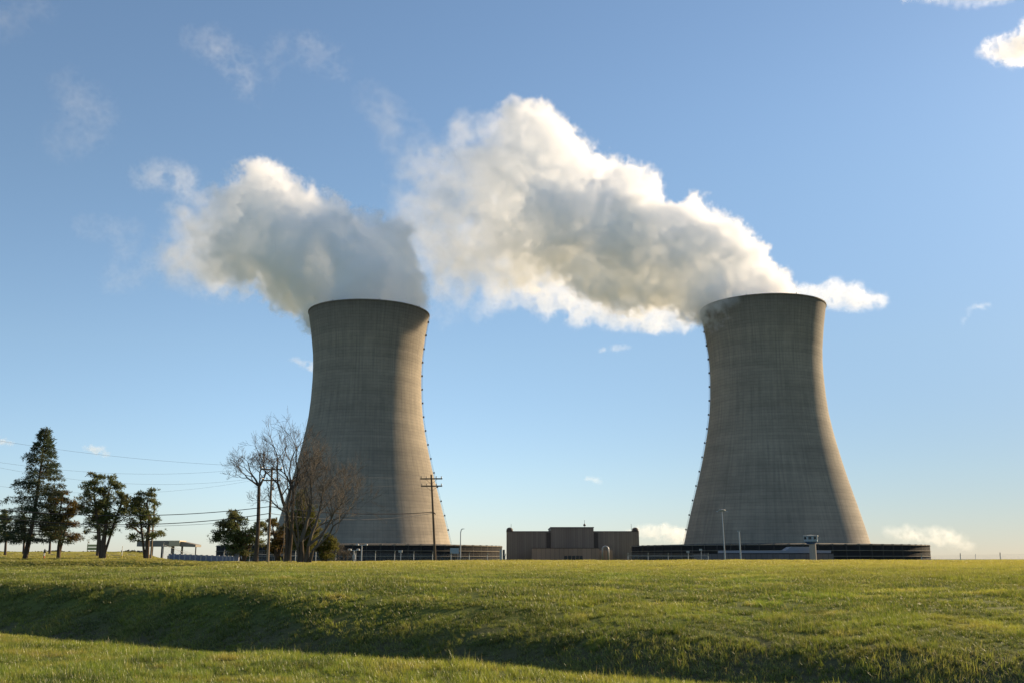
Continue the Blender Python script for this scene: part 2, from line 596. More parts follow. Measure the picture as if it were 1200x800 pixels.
CLAD = cladding_mat('brown_cladding', (0.165, 0.145, 0.125), (0.215, 0.190, 0.165), 1.6)
CLAD2 = cladding_mat('tan_concrete', (0.26, 0.195, 0.150), (0.32, 0.24, 0.185), 3.0)
TRIM = simple_mat('roof_trim', (0.07, 0.06, 0.055), 0.2, 0.5)
PALE = simple_mat('pale_paint', (0.30, 0.30, 0.29), 0.1, 1.0, 0.6)
GLASSY = simple_mat('dark_window', (0.02, 0.022, 0.03), 0.2, 1.0, 0.2)

YB = 700.0
k_ = YB / 1166.7 / (math.cos(PITCH) + 0.2 * math.sin(PITCH))
bx0, bx1 = (593.5 - 600) * k_, (749 - 600) * k_
cx0, cx1 = (645.5 - 600) * k_, (695.5 - 600) * k_
zt, zc = at(600, 622.5, YB).z, at(600, 618, YB).z
zg = -3.0
b = empty('reactor_building', ((bx0 + bx1) / 2, YB, zg))
tag(b, 'broad brown windowless building with a raised middle block, between the two cooling towers', 'building')
ox = b.location.x
H = lambda z: z - zg


def rel(mb_, x0, x1, y0, y1, z0, z1, mat=0):
    mb_.box(((x0 + x1) / 2 - ox, (y0 + y1) / 2 - YB, (z0 + z1) / 2 - zg), (x1 - x0, y1 - y0, z1 - z0), 0, mat)


for x0, x1 in ((bx0, cx0 - 0.02), (cx1 + 0.02, bx1)):
    mb = MB(); rel(mb, x0, x1, YB, YB + 45, zg - 1, zt); mb.build('wing', CLAD, b)
    mb = MB(); rel(mb, x0 - 0.15, x1 + 0.01, YB - 0.25, YB + 45.2, zt + 0.003, zt + 0.45); mb.build('parapet', TRIM, b)
mb = MB(); rel(mb, cx0, cx1, YB - 2.5, YB + 45.5, zg - 1, zc); mid = mb.build('middle_block', CLAD, b)
mb = MB(); rel(mb, cx0 - 0.3, cx1 + 0.3, YB - 2.8, YB + 45.8, zc + 0.003, zc + 0.55); mb.build('parapet', TRIM, b)
for xx in (cx0 - 1.6, cx1 + 1.6):
    mb = MB(); rel(mb, xx - 1.5, xx + 1.5, YB - 0.6, YB - 0.003, zg, zt - 0.5); mb.build('stair_recess', TRIM, b)
for xx in (bx0 + 2.2, bx1 - 2.2):
    mb = MB(); mb.lathe([(0, 0), (2.3, 0), (2.3, 1.1), (1.8, 2.0), (0.8, 2.5), (0, 2.6)], 20, (xx - ox, 3.0, zt - zg + 0.46)); mb.build('roof_vent', TRIM, b)
for xx in (bx0 + 3.2, (686 - 600) * k_, bx1 - 4.5):
    base = zt if xx < cx0 or xx > cx1 else zc
    mb = MB(); mb.tube([(xx - ox, 6, base - zg + 0.4), (xx - ox, 6, base - zg + 5.5)], 0.12, 5)
    if cx0 < xx < cx1: mb.lathe([(0, 0), (0.8, 0), (0.9, 0.9), (0.5, 1.6), (0, 1.7)], 10, (xx - ox, 6, base - zg + 1.4))
    mb.build('antenna', DARK_STEEL, b)

zx = at(600, 642, YB - 30).z
k2 = (YB - 30) / 1166.7 / (math.cos(PITCH) + 0.2 * math.sin(PITCH))
ax0, ax1 = (624 - 600) * k2, (718 - 600) * k2
bb = empty('annex_building', ((ax0 + ax1) / 2, YB - 30, zg))
tag(bb, 'low tan annex with a dark window strip standing before the big brown building', 'building')
ax = (ax0 + ax1) / 2
def rel2(mb_, x0, x1, y0, y1, z0, z1, mat=0):
    mb_.box(((x0 + x1) / 2 - ax, (y0 + y1) / 2, (z0 + z1) / 2 - zg), (x1 - x0, y1 - y0, z1 - z0), 0, mat)
w1 = (702 - 600) * k2
mb = MB(); rel2(mb, ax0, w1, 0, 24, zg - 1, zx); mb.build('wall', CLAD2, bb)
mb = MB(); rel2(mb, w1 + 0.01, ax1, 1.5, 24, zg - 1, zx - 1.2); mb.build('wall', CLAD2, bb)
mb = MB(); rel2(mb, ax0 - 0.2, w1 + 0.2, -0.2, 24.2, zx + 0.003, zx + 0.35); mb.build('roof_edge', TRIM, bb)
for i in range(5):
    xx = (661 - 600) * k2 + i * 2.5
    mb = MB(); rel2(mb, xx, xx + 2.1, -0.08, 0.02, at(600, 655.2, YB - 30).z, at(600, 650.5, YB - 30).z); mb.build('window', GLASSY, bb)
mb = MB()
xs_ = (709 - 600) * k2 - ax
mb.tube([(xs_ - 1.9, -1.5, 0), (xs_ - 1.9, -1.5, zx - zg - 0.2), (xs_ - 1.2, -1.5, zx - zg + 0.9), (xs_, -1.5, zx - zg + 1.3), (xs_ + 1.2, -1.5, zx - zg + 0.9), (xs_ + 1.9, -1.5, zx - zg - 0.2), (xs_ + 1.9, -1.5, 0)], 0.6, 10)
mb.build('duct', STEEL, bb, smooth=True)

# low grey building and the guard post in front of the right tower
YG = 440.0
k3 = YG / 1166.7 / (math.cos(PITCH) + 0.218 * math.sin(PITCH))
gx0, gx1 = (821 - 600) * k3, (977 - 600) * k3
gz1 = at(600, 648.5, YG).z
GREY = cladding_mat('grey_panel', (0.105, 0.095, 0.100), (0.14, 0.125, 0.125), 2.4)
GREY2 = simple_mat('light_grey_roofing', (0.22, 0.23, 0.26), 0.12, 0.2, 0.6)
g_ = empty('low_service_building', ((gx0 + gx1) / 2, YG, zg))
tag(g_, 'long low grey service building at the foot of the right cooling tower', 'building')
gc = (gx0 + gx1) / 2
mb = MB(); mb.box((0, 8, (gz1 - zg) / 2 - 0.5), (gx1 - gx0, 16, gz1 - zg + 1)); mb.build('wall', GREY, g_)
mb = MB()
xa = (850 - 600) * k3 - gc
mb.box(((xa + (gx1 - gc)) / 2, 9, gz1 - zg + 0.95), (gx1 - gc - xa, 12, 1.1))
mb.build('roof', GREY2, g_)
mb = MB()
p0, p1, p2 = (925 - 600) * k3 - gc, (932 - 600) * k3 - gc, (957 - 600) * k3 - gc
zr0 = gz1 - zg + 1.503
vs_ = [(p0, 5, zr0), (p2, 5, zr0), (p2, 5, zr0 + 1.6), (p1, 5, zr0 + 1.6), (p0, 13, zr0), (p2, 13, zr0), (p2, 13, zr0 + 1.6), (p1, 13, zr0 + 1.6)]
mb.add(vs_, [(0, 1, 2, 3), (7, 6, 5, 4), (0, 3, 7, 4), (1, 5, 6, 2), (3, 2, 6, 7), (0, 4, 5, 1)])
mb.build('ramp', GREY2, g_)
YW = 436.0
k4 = YW / 1166.7 / (math.cos(PITCH) + 0.218 * math.sin(PITCH))
wx = (951.5 - 600) * k4
wt, wb, ws = at(600, 627, YW).z, at(600, 637, YW).z, at(600, 648, YW).z
gp = empty('guard_post', (wx, YW, zg))
tag(gp, 'small pale guard cabin raised on a stem above the low grey building', 'guard post')
BEIGE = simple_mat('beige_panel', (0.30, 0.25, 0.21), 0.1, 1)
SKYG = simple_mat('blue_grey_panel', (0.24, 0.29, 0.33), 0.1, 1, 0.4)
BLUE = simple_mat('blue_trim', (0.05, 0.09, 0.22), 0.1, 1, 0.5)
mb = MB(); mb.lathe([(0, 0), (1.5, 0), (1.5, wb - zg), (0, wb - zg)], 12, (0.6, 0, 0)); mb.build('stem', BEIGE, gp)
mb = MB()
hh = (wt - wb) * 0.30
prof = [(1.6, wb - zg), (2.9, wb - zg + hh)]
mb.lathe([(0, wb - zg)] + prof, 8, mat=0); mb.build('floor_skirt', BLUE, gp)
mb = MB(); mb.lathe([(2.95, wb - zg + hh), (3.1, wt - zg - 0.35)], 8); cab = mb.build('cabin', SKYG, gp)
mb = MB(); mb.lathe([(0, wt - zg + 0.3), (3.3, wt - zg + 0.05), (3.35, wt - zg - 0.3), (0, wt - zg - 0.3)], 8); mb.build('roof', PALE, gp)
for i in range(8):
    a = -math.pi / 2 - math.pi / 8 + i * math.pi / 4 + math.pi / 8
    mb = MB(); mb.box((2.84 * math.cos(a + math.pi / 8), 2.84 * math.sin(a + math.pi / 8), wb - zg + hh + 1.45), (0.12, 1.25, 1.1), a + math.pi / 8)
    mb.build('window', GLASSY, cab)
# ------------------------------------------------------------------ poles, wires, lamps, fences, road
def wood_mat(name, a, b_):
    m = NT(name)
    tc = m.n('TexCoord').outputs['Object']
    n1 = m.noise(tc, 6.0, 6, 0.7, sc=(1, 1, 0.08))
    n2 = m.noise(tc, 0.6, 3, 0.5)
    c = m.mix(m.ramp(n1, [(0.3, 0.0), (0.7, 1.0)]), a, b_)
    c = m.mix(m.math('MULTIPLY', n2, 0.4), c, (0.07, 0.055, 0.04))
    m.bsdf(c, 0.9, 0.15, bump=n1, bstr=0.4, bdist=0.01)
    return m.mat


POLE = wood_mat('weathered_pole_wood', (0.17, 0.125, 0.085), (0.30, 0.235, 0.165))
POLE_D = wood_mat('dark_pole_wood', (0.085, 0.062, 0.042), (0.15, 0.112, 0.078))
CERAMIC = simple_mat('brown_ceramic', (0.10, 0.075, 0.06), 0.2, 8, 0.3)
WIRE = simple_mat('black_cable', (0.035, 0.03, 0.03), 0.2, 1, 0.5)
WIRE2 = simple_mat('bare_wire', (0.20, 0.19, 0.18), 0.2, 1, 0.5, 0.3)


def utility_pole(px_base, depth, py_top, lean, label, mat, arms, yaw=0.0, r0=0.15):
    base = ground_point(px_base, depth)
    topz = at(px_base, py_top, depth).z
    h = topz - base.z
    t = empty('utility_pole', base)
    tag(t, label, 'utility pole', 'utility poles with cross-arms')
    top = Vector((lean * h, 0.0, h))
    mb = MB(); mb.tube([(0, 0, -0.3), (lean * h * 0.5, 0, h * 0.5), top], [r0, r0 * 0.85, r0 * 0.68], 10)
    mb.build('pole', mat, t)
    tips = []
    for dz, half in arms:
        c = top + Vector((0, -0.14, -dz))
        c.x -= lean * dz
        mb = MB(); mb.box(c, (half * 2, 0.10, 0.13), yaw)
        for s_ in (-1, 1):
            mb.tube([c + Vector((s_ * half * 0.55, 0.0, -0.02)), Vector((c.x, c.y + 0.1, c.z - 0.55))], 0.02, 4)
        arm = mb.build('cross_arm', mat, t)
        for f in (-0.92, -0.45, 0.45, 0.92):
            p = c + Vector((f * half * math.cos(yaw), f * half * math.sin(yaw), 0.065))
            mb = MB(); mb.lathe([(0.0, 0), (0.03, 0), (0.03, 0.06), (0.065, 0.08), (0.05, 0.13), (0.06, 0.17), (0.0, 0.2)], 8, p)
            mb.build('insulator', CERAMIC, arm)
            tips.append(base + p + Vector((0, 0, 0.2)))
    return t, tips, base, top


D1, D2 = 92.0, 104.0
t1, tips1, b1, top1 = utility_pole(313.8, D1, 546.5, -0.004, 'pale wooden utility pole standing between the bare trees', POLE, [(0.25, 0.95), (1.25, 0.85)], R(8), 0.13)
t2, tips2, b2, top2 = utility_pole(510.3, D2, 555.5, -0.066, 'dark wooden utility pole leaning left in front of the left cooling tower', POLE_D, [(0.45, 1.15), (1.2, 1.1)], R(-4), 0.13)
mb = MB(); mb.lathe([(0.0, 0), (0.10, 0), (0.13, 0.12), (0.10, 0.3), (0, 0.32)], 10, (0.2, -0.2, at(317, 574, D1).z - b1.z)); mb.box((0.08, -0.15, at(317, 574, D1).z - b1.z + 0.2), (0.25, 0.05, 0.05))
mb.build('lamp_head', PALE, t1)


def wire(a, b_, sag, r, label, mat=WIRE, group='overhead wires'):
    a, b_ = Vector(a), Vector(b_)
    pts_ = [a.lerp(b_, i / 40) + Vector((0, 0, -sag * 4 * (i / 40) * (1 - i / 40))) for i in range(41)]
    c = (a + b_) / 2
    mb = MB(); mb.tube([p - c for p in pts_], r, 5)
    o = mb.build('overhead_wire', mat)
    o.location = c
    tag(o, label, 'wire', group)
    return o


# spans arriving from a pole beyond the left edge of the photograph
DL = 78.0
def L(py, px=-60): return at(px, py, DL)
wire(L(506), tips1[0], 0.5, 0.008, 'topmost thin wire from the left edge crossing above the pines to the pale pole', WIRE2)
wire(L(531), tips1[1], 1.1, 0.007, 'thin wire second from top running left from the pale pole', WIRE2)
wire(L(534), tips1[4], 1.3, 0.007, 'thin wire third from top running left from the pale pole', WIRE2)
wire(L(560), tips1[5], 1.3, 0.006, 'lower thin wire running left from the pale pole over the pines', WIRE2)
pA = b1 + Vector((0, -0.15, at(313, 593, D1).z - b1.z)); pB = b1 + Vector((0, -0.15, at(313, 601, D1).z - b1.z)); pC = b1 + Vector((0, -0.15, at(313, 607, D1).z - b1.z))
wire(L(590), pA, 0.85, 0.032, 'thick black cable, the upper one, from the left edge to the pale pole', WIRE)
wire(L(599), pB, 1.0, 0.034, 'thick black cable, the lower one, sagging before the pines to the pale pole', WIRE)
wire(L(606), pC, 0.7, 0.014, 'thin cable hanging lowest, left of the pale pole', WIRE)
qA = b2 + Vector((-0.35, -0.12, at(500, 599.5, D2).z - b2.z)); qB = b2 + Vector((-0.35, -0.12, at(500, 600.8, D2).z - b2.z))
wire(pA, qA, 0.42, 0.040, 'thick black cable between the pale pole and the leaning pole', WIRE)
wire(pB, qB, 0.62, 0.024, 'pale sagging cable between the pale pole and the leaning pole', WIRE2)
wire(tips1[3], tips2[0], 0.5, 0.009, 'thin wire high between the two wooden poles', WIRE2)
wire(tips1[7], tips2[4], 0.55, 0.009, 'thin wire on the lower cross-arms between the two wooden poles', WIRE2)
mb = MB(); mb.tube([qA + Vector((-0.25, 0, 0)) - qA, Vector((0.05, 0, -0.02)), Vector((0.30, 0, -0.22))], 0.05, 6)
o = mb.build('cable_clamp', WIRE, t2); o.location = qA - b2

# service pole behind the rightmost pine
def plain_pole(name, px, depth, py_top, r, label, cat, mat, lean=0.0, extra=None):
    base = ground_point(px, depth)
    h = at(px, py_top, depth).z - base.z
    t = empty(name, base)
    tag(t, label, cat)
    mb = MB(); mb.tube([(0, 0, -0.3), (lean * h, 0, h)], [r, r * 0.75], 8); mb.build('pole', mat, t)
    if extra: extra(t, h)
    return t, base, h


plain_pole('service_pole', 176.5, 112, 584, 0.11, 'pale plain wooden pole standing against the rightmost pine', 'pole', POLE)


def lamp_disc(t, h):
    mb = MB(); mb.lathe([(0, 0.35), (0.9, 0.25), (1.35, 0.0), (0.9, -0.15), (0, -0.15)], 16, (0, 0, h)); mb.build('lamp_head', PALE, t, True)
    mb = MB()
    mb.box((0, 0, h - 0.25), (3.4, 0.12, 0.12))
    for s_ in (-1.6, 1.6): mb.box((s_, 0, h - 0.35), (0.5, 0.4, 0.22))
    mb.build('lamp_bracket', STEEL, t)


def on_plain(px, depth, name, label, cat):
    x = (px - 600) / 1166.7 * depth / (math.cos(PITCH) + 0.218 * math.sin(PITCH))
    t = empty(name, (x, depth, hz(x, depth)))
    tag(t, label, cat)
    return t, t.location.z


t, z0 = on_plain(848.5, 330, 'high_mast_lamp', 'tall thin grey lamp mast with a bright round head before the right tower', 'lamp mast')
h = at(848, 597.5, 330).z - z0
mb = MB(); mb.tube([(0.4, 0, 0), (0, 0, h)], [0.26, 0.13], 8); mb.build('mast', STEEL, t)
lamp_disc(t, h)
t, z0 = on_plain(867.5, 170, 'short_post', 'pale weathered post with a small cap before the right tower', 'post')
h = at(867, 622.5, 170).z - z0
mb = MB(); mb.tube([(0.15, 0, -0.2), (0, 0, h)], [0.15, 0.11], 8); mb.build('post', STEEL, t)
mb = MB(); mb.box((0, 0, h + 0.1), (0.55, 0.2, 0.16)); mb.build('cap', PALE, t)
t, z0 = on_plain(539.5, 190, 'lamp_post', 'thin pale lamp post with a curved tip right of the leaning pole', 'lamp post')
h = at(539, 619, 190).z - z0
mb = MB(); mb.tube([(0, 0, -0.2), (0, 0, h * 0.93), (0.12, 0, h * 0.98), (0.35, 0, h)], [0.13, 0.09, 0.08, 0.07], 8); mb.build('pole', STEEL, t)
mb = MB(); mb.box((0.45, 0, h - 0.02), (0.5, 0.22, 0.10)); mb.build('lamp_head', PALE, t)
for px, py, dp, sp_, lab in ((423.5, 638, 210, 0.9, 'taller pale floodlight post with two round heads before the dark ring'),
                            (414.5, 644, 185, 0.75, 'shorter floodlight post with two heads and a white box at its foot')):
    t, z0 = on_plain(px, dp, 'floodlight_post', lab, 'floodlight')
    h = at(px, py, dp).z - z0
    mb = MB(); mb.tube([(0, 0, -0.2), (0, 0, h)], [0.14, 0.11], 8); mb.build('post', STEEL, t)
    mb = MB(); mb.box((0, 0, h - 0.05), (sp_ * 2.2, 0.1, 0.1)); mb.build('cross_bar', STEEL, t)
    for s_ in (-1, 1):
        mb = MB(); mb.lathe([(0, 0.22), (0.3, 0.16), (0.36, -0.12), (0, -0.2)], 12, (s_ * sp_, -0.1, h + 0.05)); mb.build('lamp_head', PALE, t)
    if sp_ < 0.8:
        mb = MB(); mb.box((0.05, -0.3, at(px, 652.0, dp).z - z0), (0.5, 0.35, 0.8)); mb.build('control_box', PALE, t)

# blue and white sign beside the lamp post with leaning stakes
t, z0 = on_plain(532.5, 180, 'site_sign', 'pale blue board sign on thin legs right of the leaning pole', 'sign')
zt_, zb_ = at(532, 641.5, 180).z - z0, at(532, 648, 180).z - z0
mb = MB(); mb.box((0, 0, (zt_ + zb_) / 2), (1.55, 0.06, zt_ - zb_)); mb.build('board', SKYG, t)
for s_ in (-0.6, 0.6):
    mb = MB(); mb.tube([(s_, 0.08, -0.2), (s_, 0.08, zt_)], 0.035, 6); mb.build('leg', STEEL, t)
rs_ = random.Random(4)
for i, px in enumerate((533, 535.5, 537, 545, 549, 552)):
    t_, z0 = on_plain(px, 172 + i, 'survey_stake', 'pale wooden stake leaning in the grass near the blue sign', 'stake')
    t_['group'] = 'leaning survey stakes'
    h = at(px, 648 if i < 3 else 652, 172).z - z0
    ln = rs_.uniform(-0.25, 0.05)
    mb = MB(); mb.tube([(0, 0, -0.2), (ln * h, 0, h)], 0.05, 5); mb.build('stick', POLE, t_)


# chain link fences: posts, rails and mesh
def mesh_mat():
    m = NT('fence_mesh')
    tc = m.n('TexCoord').outputs['Object']
    sp = m.n('SeparateXYZ'); m.l(tc, sp.inputs[0])
    u_ = m.math('ADD', sp.outputs[0], sp.outputs[2]); v_ = m.math('SUBTRACT', sp.outputs[0], sp.outputs[2])
    k = 9.0
    a_ = m.math('LESS_THAN', m.math('FRACT', m.math('MULTIPLY', u_, k)), 0.06)
    b_ = m.math('LESS_THAN', m.math('FRACT', m.math('MULTIPLY', v_, k)), 0.06)
    mx = m.math('MAXIMUM', a_, b_)
    tr = m.n('BsdfTransparent')
    pb = m.n('BsdfPrincipled'); pb.inputs['Base Color'].default_value = (0.33, 0.34, 0.35, 1); pb.inputs['Metallic'].default_value = 0.4; pb.inputs['Roughness'].default_value = 0.5
    ms = m.n('MixShader'); m.l(mx, ms.inputs[0]); m.l(tr.outputs[0], ms.inputs[1]); m.l(pb.outputs[0], ms.inputs[2])
    m.l(ms.outputs[0], m.out.inputs['Surface'])
    return m.mat


FMESH = mesh_mat()


def fence(p0, p1, gap, hgt, label, z_off=0.0, rails=True):
    p0, p1 = Vector(p0), Vector(p1)
    Ln = (p1 - p0).length
    ang = math.atan2(p1.y - p0.y, p1.x - p0.x)
    t = empty('chain_link_fence', (p0.x, p0.y, 0), ang)
    tag(t, label, 'fence')
    n = int(Ln / gap)
    post = None
    mb = MB(); rail = MB()
    prev = None
    for i in range(n + 1):
        s_ = Ln * i / n
        w = p0 + (p1 - p0) * (i / n)
        z = hz(w.x, w.y) + z_off
        if post is None:
            m2 = MB(); m2.tube([(0, 0, -0.4), (0, 0, hgt), (0.0, -0.25, hgt + 0.35)], 0.05, 6); post = m2.build('post', STEEL, t); o = post
        else:
            o = post.copy(); COL.objects.link(o); o.parent = t
        o.location = (s_, 0, z)
        if prev is not None:
            s0, zz0 = prev
            mb.add([(s0, 0.05, zz0), (s_, 0.05, z), (s_, 0.05, z + hgt), (s0, 0.05, zz0 + hgt)], [(0, 1, 2, 3)])
            if rails: rail.tube([(s0, 0.05, zz0 + hgt), (s_, 0.05, z + hgt)], 0.028, 5)
            for kk in range(3 if rails else 1): rail.tube([(s0, -0.08 * kk, zz0 + hgt + 0.1 * kk + 0.08), (s_, -0.08 * kk, z + hgt + 0.1 * kk + 0.08)], 0.008, 3)
        prev = (s_, z)
    mb.build('mesh_panel', FMESH, t)
    rail.build('top_rail', STEEL, t)
    return t


def gp_(px, d):
    v = ground_point(px, d); return (v.x, v.y, 0)


fence(gp_(346, 132), gp_(592, 142), 2.6, 2.5, 'chain link fence running past the foot of the left cooling tower', rails=False)
fence(gp_(736, 134), gp_(830, 134), 2.2, 2.1, 'short chain link fence at the left foot of the right cooling tower')
fence(gp_(1080, 132), gp_(1320, 124), 4.2, 1.9, 'chain link fence whose posts just show over the grass crest at the right', rails=False)
fence(gp_(190, 150), gp_(272, 158), 2.4, 2.2, 'pale chain link fence beside the flat roofed gatehouse')
fence(gp_(262, 128), gp_(350, 134), 3.0, 2.1, 'chain link fence behind the pale pole and the bare trees')
for px, py, dp, nm, lab in ((806.5, 646, 300, 'marker_lamp', 'short pale lamp post at the left foot of the right tower'),
                            (821.5, 643.5, 300, 'marker_lamp', 'short lamp post with a dish at the left end of the low grey building'),
                            (469, 645.5, 220, 'marker_lamp', 'small thin lamp post before the dark ring left of the leaning pole'),
                            (1141, 648.5, 150, 'marker_lamp', 'thin leaning rod showing over the grass crest at the far right')):
    t, z0 = on_plain(px, dp, nm, lab, 'lamp post' if 'rod' not in lab else 'rod')
    h = at(px, py, dp).z - z0
    mb = MB(); mb.tube([(0, 0, -0.2), (0.02 * h if 'rod' not in lab else 0.1 * h, 0, h)], [0.12, 0.08] if 'rod' not in lab else 0.03, 6); mb.build('post', STEEL, t)
    if 'rod' not in lab:
        mb = MB(); mb.box((0, 0, h), (0.8, 0.5, 0.5)); mb.build('lamp_head', PALE, t)
# white double posts at the right end of the left ring
for px in (586.8, 590.3):
    t, z0 = on_plain(px, 420, 'gate_post', 'upright grey gate post at the right end of the left dark ring', 'gate post'); t['group'] = 'gate posts by the dark ring'
    mb = MB(); mb.box((0, 0, (at(px, 643.5, 420).z - z0) / 2), (0.9, 0.9, at(px, 643.5, 420).z - z0)); mb.build('post', DARK_STEEL if px > 588 else PALE, t)

# ---- road, guard rail, gatehouse on the left
ASPHALT = simple_mat('asphalt', (0.050, 0.048, 0.050), 0.25, 1.5, 0.9)
PAINT = simple_mat('road_paint', (0.70, 0.70, 0.66), 0.1, 2)
BARRIER = simple_mat('barrier_concrete', (0.17, 0.175, 0.215), 0.15, 0.6)
def ribbon(name, pts_, w, zo, mat, kind='structure'):
    vs_, fs_ = [], []
    P_ = [Vector(p) for p in pts_]
    fine = []
    for i in range(len(P_) - 1):
        for k in range(14): fine.append(P_[i].lerp(P_[i + 1], k / 14))
    fine.append(P_[-1])
    for i, p in enumerate(fine):
        tdir = (fine[min(i + 1, len(fine) - 1)] - fine[max(i - 1, 0)]).normalized()
        nrm = Vector((-tdir.y, tdir.x, 0))
        for k in range(5):
            q_ = p + nrm * (w * (k / 4 - 0.5))
            vs_.append((q_.x, q_.y, hz(q_.x, q_.y) + zo))
    for i in range(len(fine) - 1):
        for k in range(4): fs_.append((i * 5 + k, i * 5 + k + 1, (i + 1) * 5 + k + 1, (i + 1) * 5 + k))
    mb = MB(); mb.add(vs_, fs_)
    o = mb.build(name, mat)
    tag(o, kind=kind)
    return o
rd = [gp_(-330, 150), gp_(0, 142), gp_(100, 138), gp_(170, 130), gp_(230, 122), gp_(290, 117), gp_(345, 116)]
ribbon('road', rd, 6.5, 0.05, ASPHALT)
ribbon('road_marking', rd, 0.12, 0.056, PAINT)


def guard_rail(pts_, h0, h1, label):
    t = empty('guard_rail', pts_[0]); tag(t, label, 'guard rail')
    o0 = Vector(pts_[0]); mb = MB()
    P_ = [Vector(p) for p in pts_]
    topz = lambda p: at(600 + p.x / p.y * 1166.7 * 1.0235, 648.8 + 3.2 * max(0, (p.x / p.y + 0.33) / 0.07), p.y).z
    for i in range(len(P_) - 1):
        seg_ = [P_[i].lerp(P_[i + 1], k / 6) for k in range(7)]
        for a_, c_ in zip(seg_, seg_[1:]):
            za, zc_ = hz(a_.x, a_.y), hz(c_.x, c_.y)
            d_ = (c_ - a_).normalized(); n_ = Vector((-d_.y, d_.x, 0)) * 0.12
            A_, C_ = a_ - o0, c_ - o0
            mb.add([(A_.x - n_.x, A_.y - n_.y, za + h0), (C_.x - n_.x, C_.y - n_.y, zc_ + h0), (C_.x + n_.x, C_.y + n_.y, zc_ + h0), (A_.x + n_.x, A_.y + n_.y, za + h0),
                    (A_.x - n_.x, A_.y - n_.y, topz(a_)), (C_.x - n_.x, C_.y - n_.y, topz(c_)), (C_.x + n_.x, C_.y + n_.y, topz(c_)), (A_.x + n_.x, A_.y + n_.y, topz(a_))],
                   [(0, 1, 2, 3), (7, 6, 5, 4), (0, 4, 5, 1), (1, 5, 6, 2), (2, 6, 7, 3), (3, 7, 4, 0)])
    t.location.z = 0
    mb.build('rail', BARRIER, t)
    n = 16
    for i in range(n):
        f = i / (n - 1) * (len(P_) - 1); k = min(int(f), len(P_) - 2)
        p = P_[k].lerp(P_[k + 1], f - k)
        m2 = MB(); m2.box((p.x - o0.x, p.y - o0.y, (hz(p.x, p.y) + topz(p)) / 2), (0.30, 0.34, topz(p) - hz(p.x, p.y) + 0.12)); m2.build('post', STEEL, t)
    return t


guard_rail([gp_(199, 131), gp_(230, 127.5), gp_(262, 124), gp_(284, 122)], -0.2, 0.72, 'blue grey concrete guard rail along the far side of the road')
t = empty('utility_box', ground_point(277.5, 100)); tag(t, 'grey blue utility cabinet standing in the grass beside the road end', 'cabinet')
mb = MB(); mb.box((0, 0, 0.42), (0.42, 0.35, 0.85)); mb.build('body', BARRIER, t)
mb = MB(); mb.box((0, 0, 0.875), (0.48, 0.41, 0.05)); mb.build('lid', GREY2, t)
WHITE = simple_mat('white_paint', (0.75, 0.73, 0.68), 0.08, 3, 0.5)
ORANGE = simple_mat('orange_band', (0.60, 0.16, 0.06), 0.1, 3, 0.5)
YELLOW = simple_mat('yellow_guard', (0.62, 0.45, 0.06), 0.1, 3, 0.5)
t = empty('marker_post', ground_point(51.5, 106)); tag(t, 'short white marker post with an orange base and a dark cap between spruce and pine', 'marker post')
mb = MB(); mb.lathe([(0.0, 0), (0.07, 0), (0.07, 0.28)], 10); mb.build('base', ORANGE, t)
mb = MB(); mb.lathe([(0.066, 0.28), (0.066, 0.60)], 10); mb.build('tube', WHITE, t)
mb = MB(); mb.lathe([(0.12, 0.60), (0.14, 0.68), (0.08, 0.78), (0.05, 0.98), (0, 1.0)], 10); mb.build('cap', DARK_STEEL, t)
t = empty('marker_post', ground_point(142.5, 108)); tag(t, 'slim white marker rod with a yellow foot beside the forked pine', 'marker post')
mb = MB(); mb.lathe([(0.04, 0.3), (0.035, 1.3), (0, 1.32)], 8); mb.build('rod', WHITE, t)
mb = MB(); mb.lathe([(0.06, 0), (0.055, 0.3), (0, 0.31)], 8); mb.build('base', YELLOW, t)
t = empty('guy_guard', ground_point(330.5, 88)); tag(t, 'yellow sleeve leaning at the foot of the middle bare tree', 'guy guard')
mb = MB(); mb.tube([(0, 0, 0), (-0.14, 0, 0.5)], 0.045, 8); mb.build('sleeve', YELLOW, t)
t = empty('guy_pole', ground_point(332.3, 88)); tag(t, 'thin pale vertical pole in front of the middle bare tree trunk', 'pole')
mb = MB(); mb.tube([(0, 0, -0.2), (-0.08, 0, at(332, 604, 88).z - hz(*ground_point(332.3, 88)[:2]))], 0.035, 8); mb.build('pole', POLE, t)

# gatehouse: flat canopy on columns
YC = 165.0
def xr(px): return (px - 600) / 1166.7 * YC / (math.cos(PITCH) + 0.218 * math.sin(PITCH))
g0 = ground_point(200, YC)
zroof0, zroof1 = at(200, 640.0, YC).z - g0.z, at(200, 633.2, YC).z - g0.z
gh = empty('gatehouse', g0); tag(gh, 'low open gatehouse with a long flat canopy roof on dark columns behind the pines', 'gatehouse')
X = lambda px: xr(px) - g0.x
ROOF = simple_mat('canopy_fascia', (0.20, 0.18, 0.15), 0.15, 0.6)
CREAM = simple_mat('cream_fascia', (0.45, 0.39, 0.27), 0.08, 0.6)
mb = MB(); mb.box(((X(163) + X(200)) / 2, 0, (zroof0 + zroof1) / 2 + 0.02), (X(200) - X(163), 3, zroof1 - zroof0)); mb.build('roof', ROOF, gh)
mb = MB(); mb.box(((X(201) + X(213.5)) / 2, -0.2, (zroof0 + zroof1) / 2 + 0.05), (X(213.5) - X(201), 3.3, (zroof1 - zroof0) * 0.95)); mb.build('roof_gable', CREAM, gh)
mb = MB()
xa_, xb_, zq = X(213.6), X(231.5), (zroof0 + zroof1) / 2
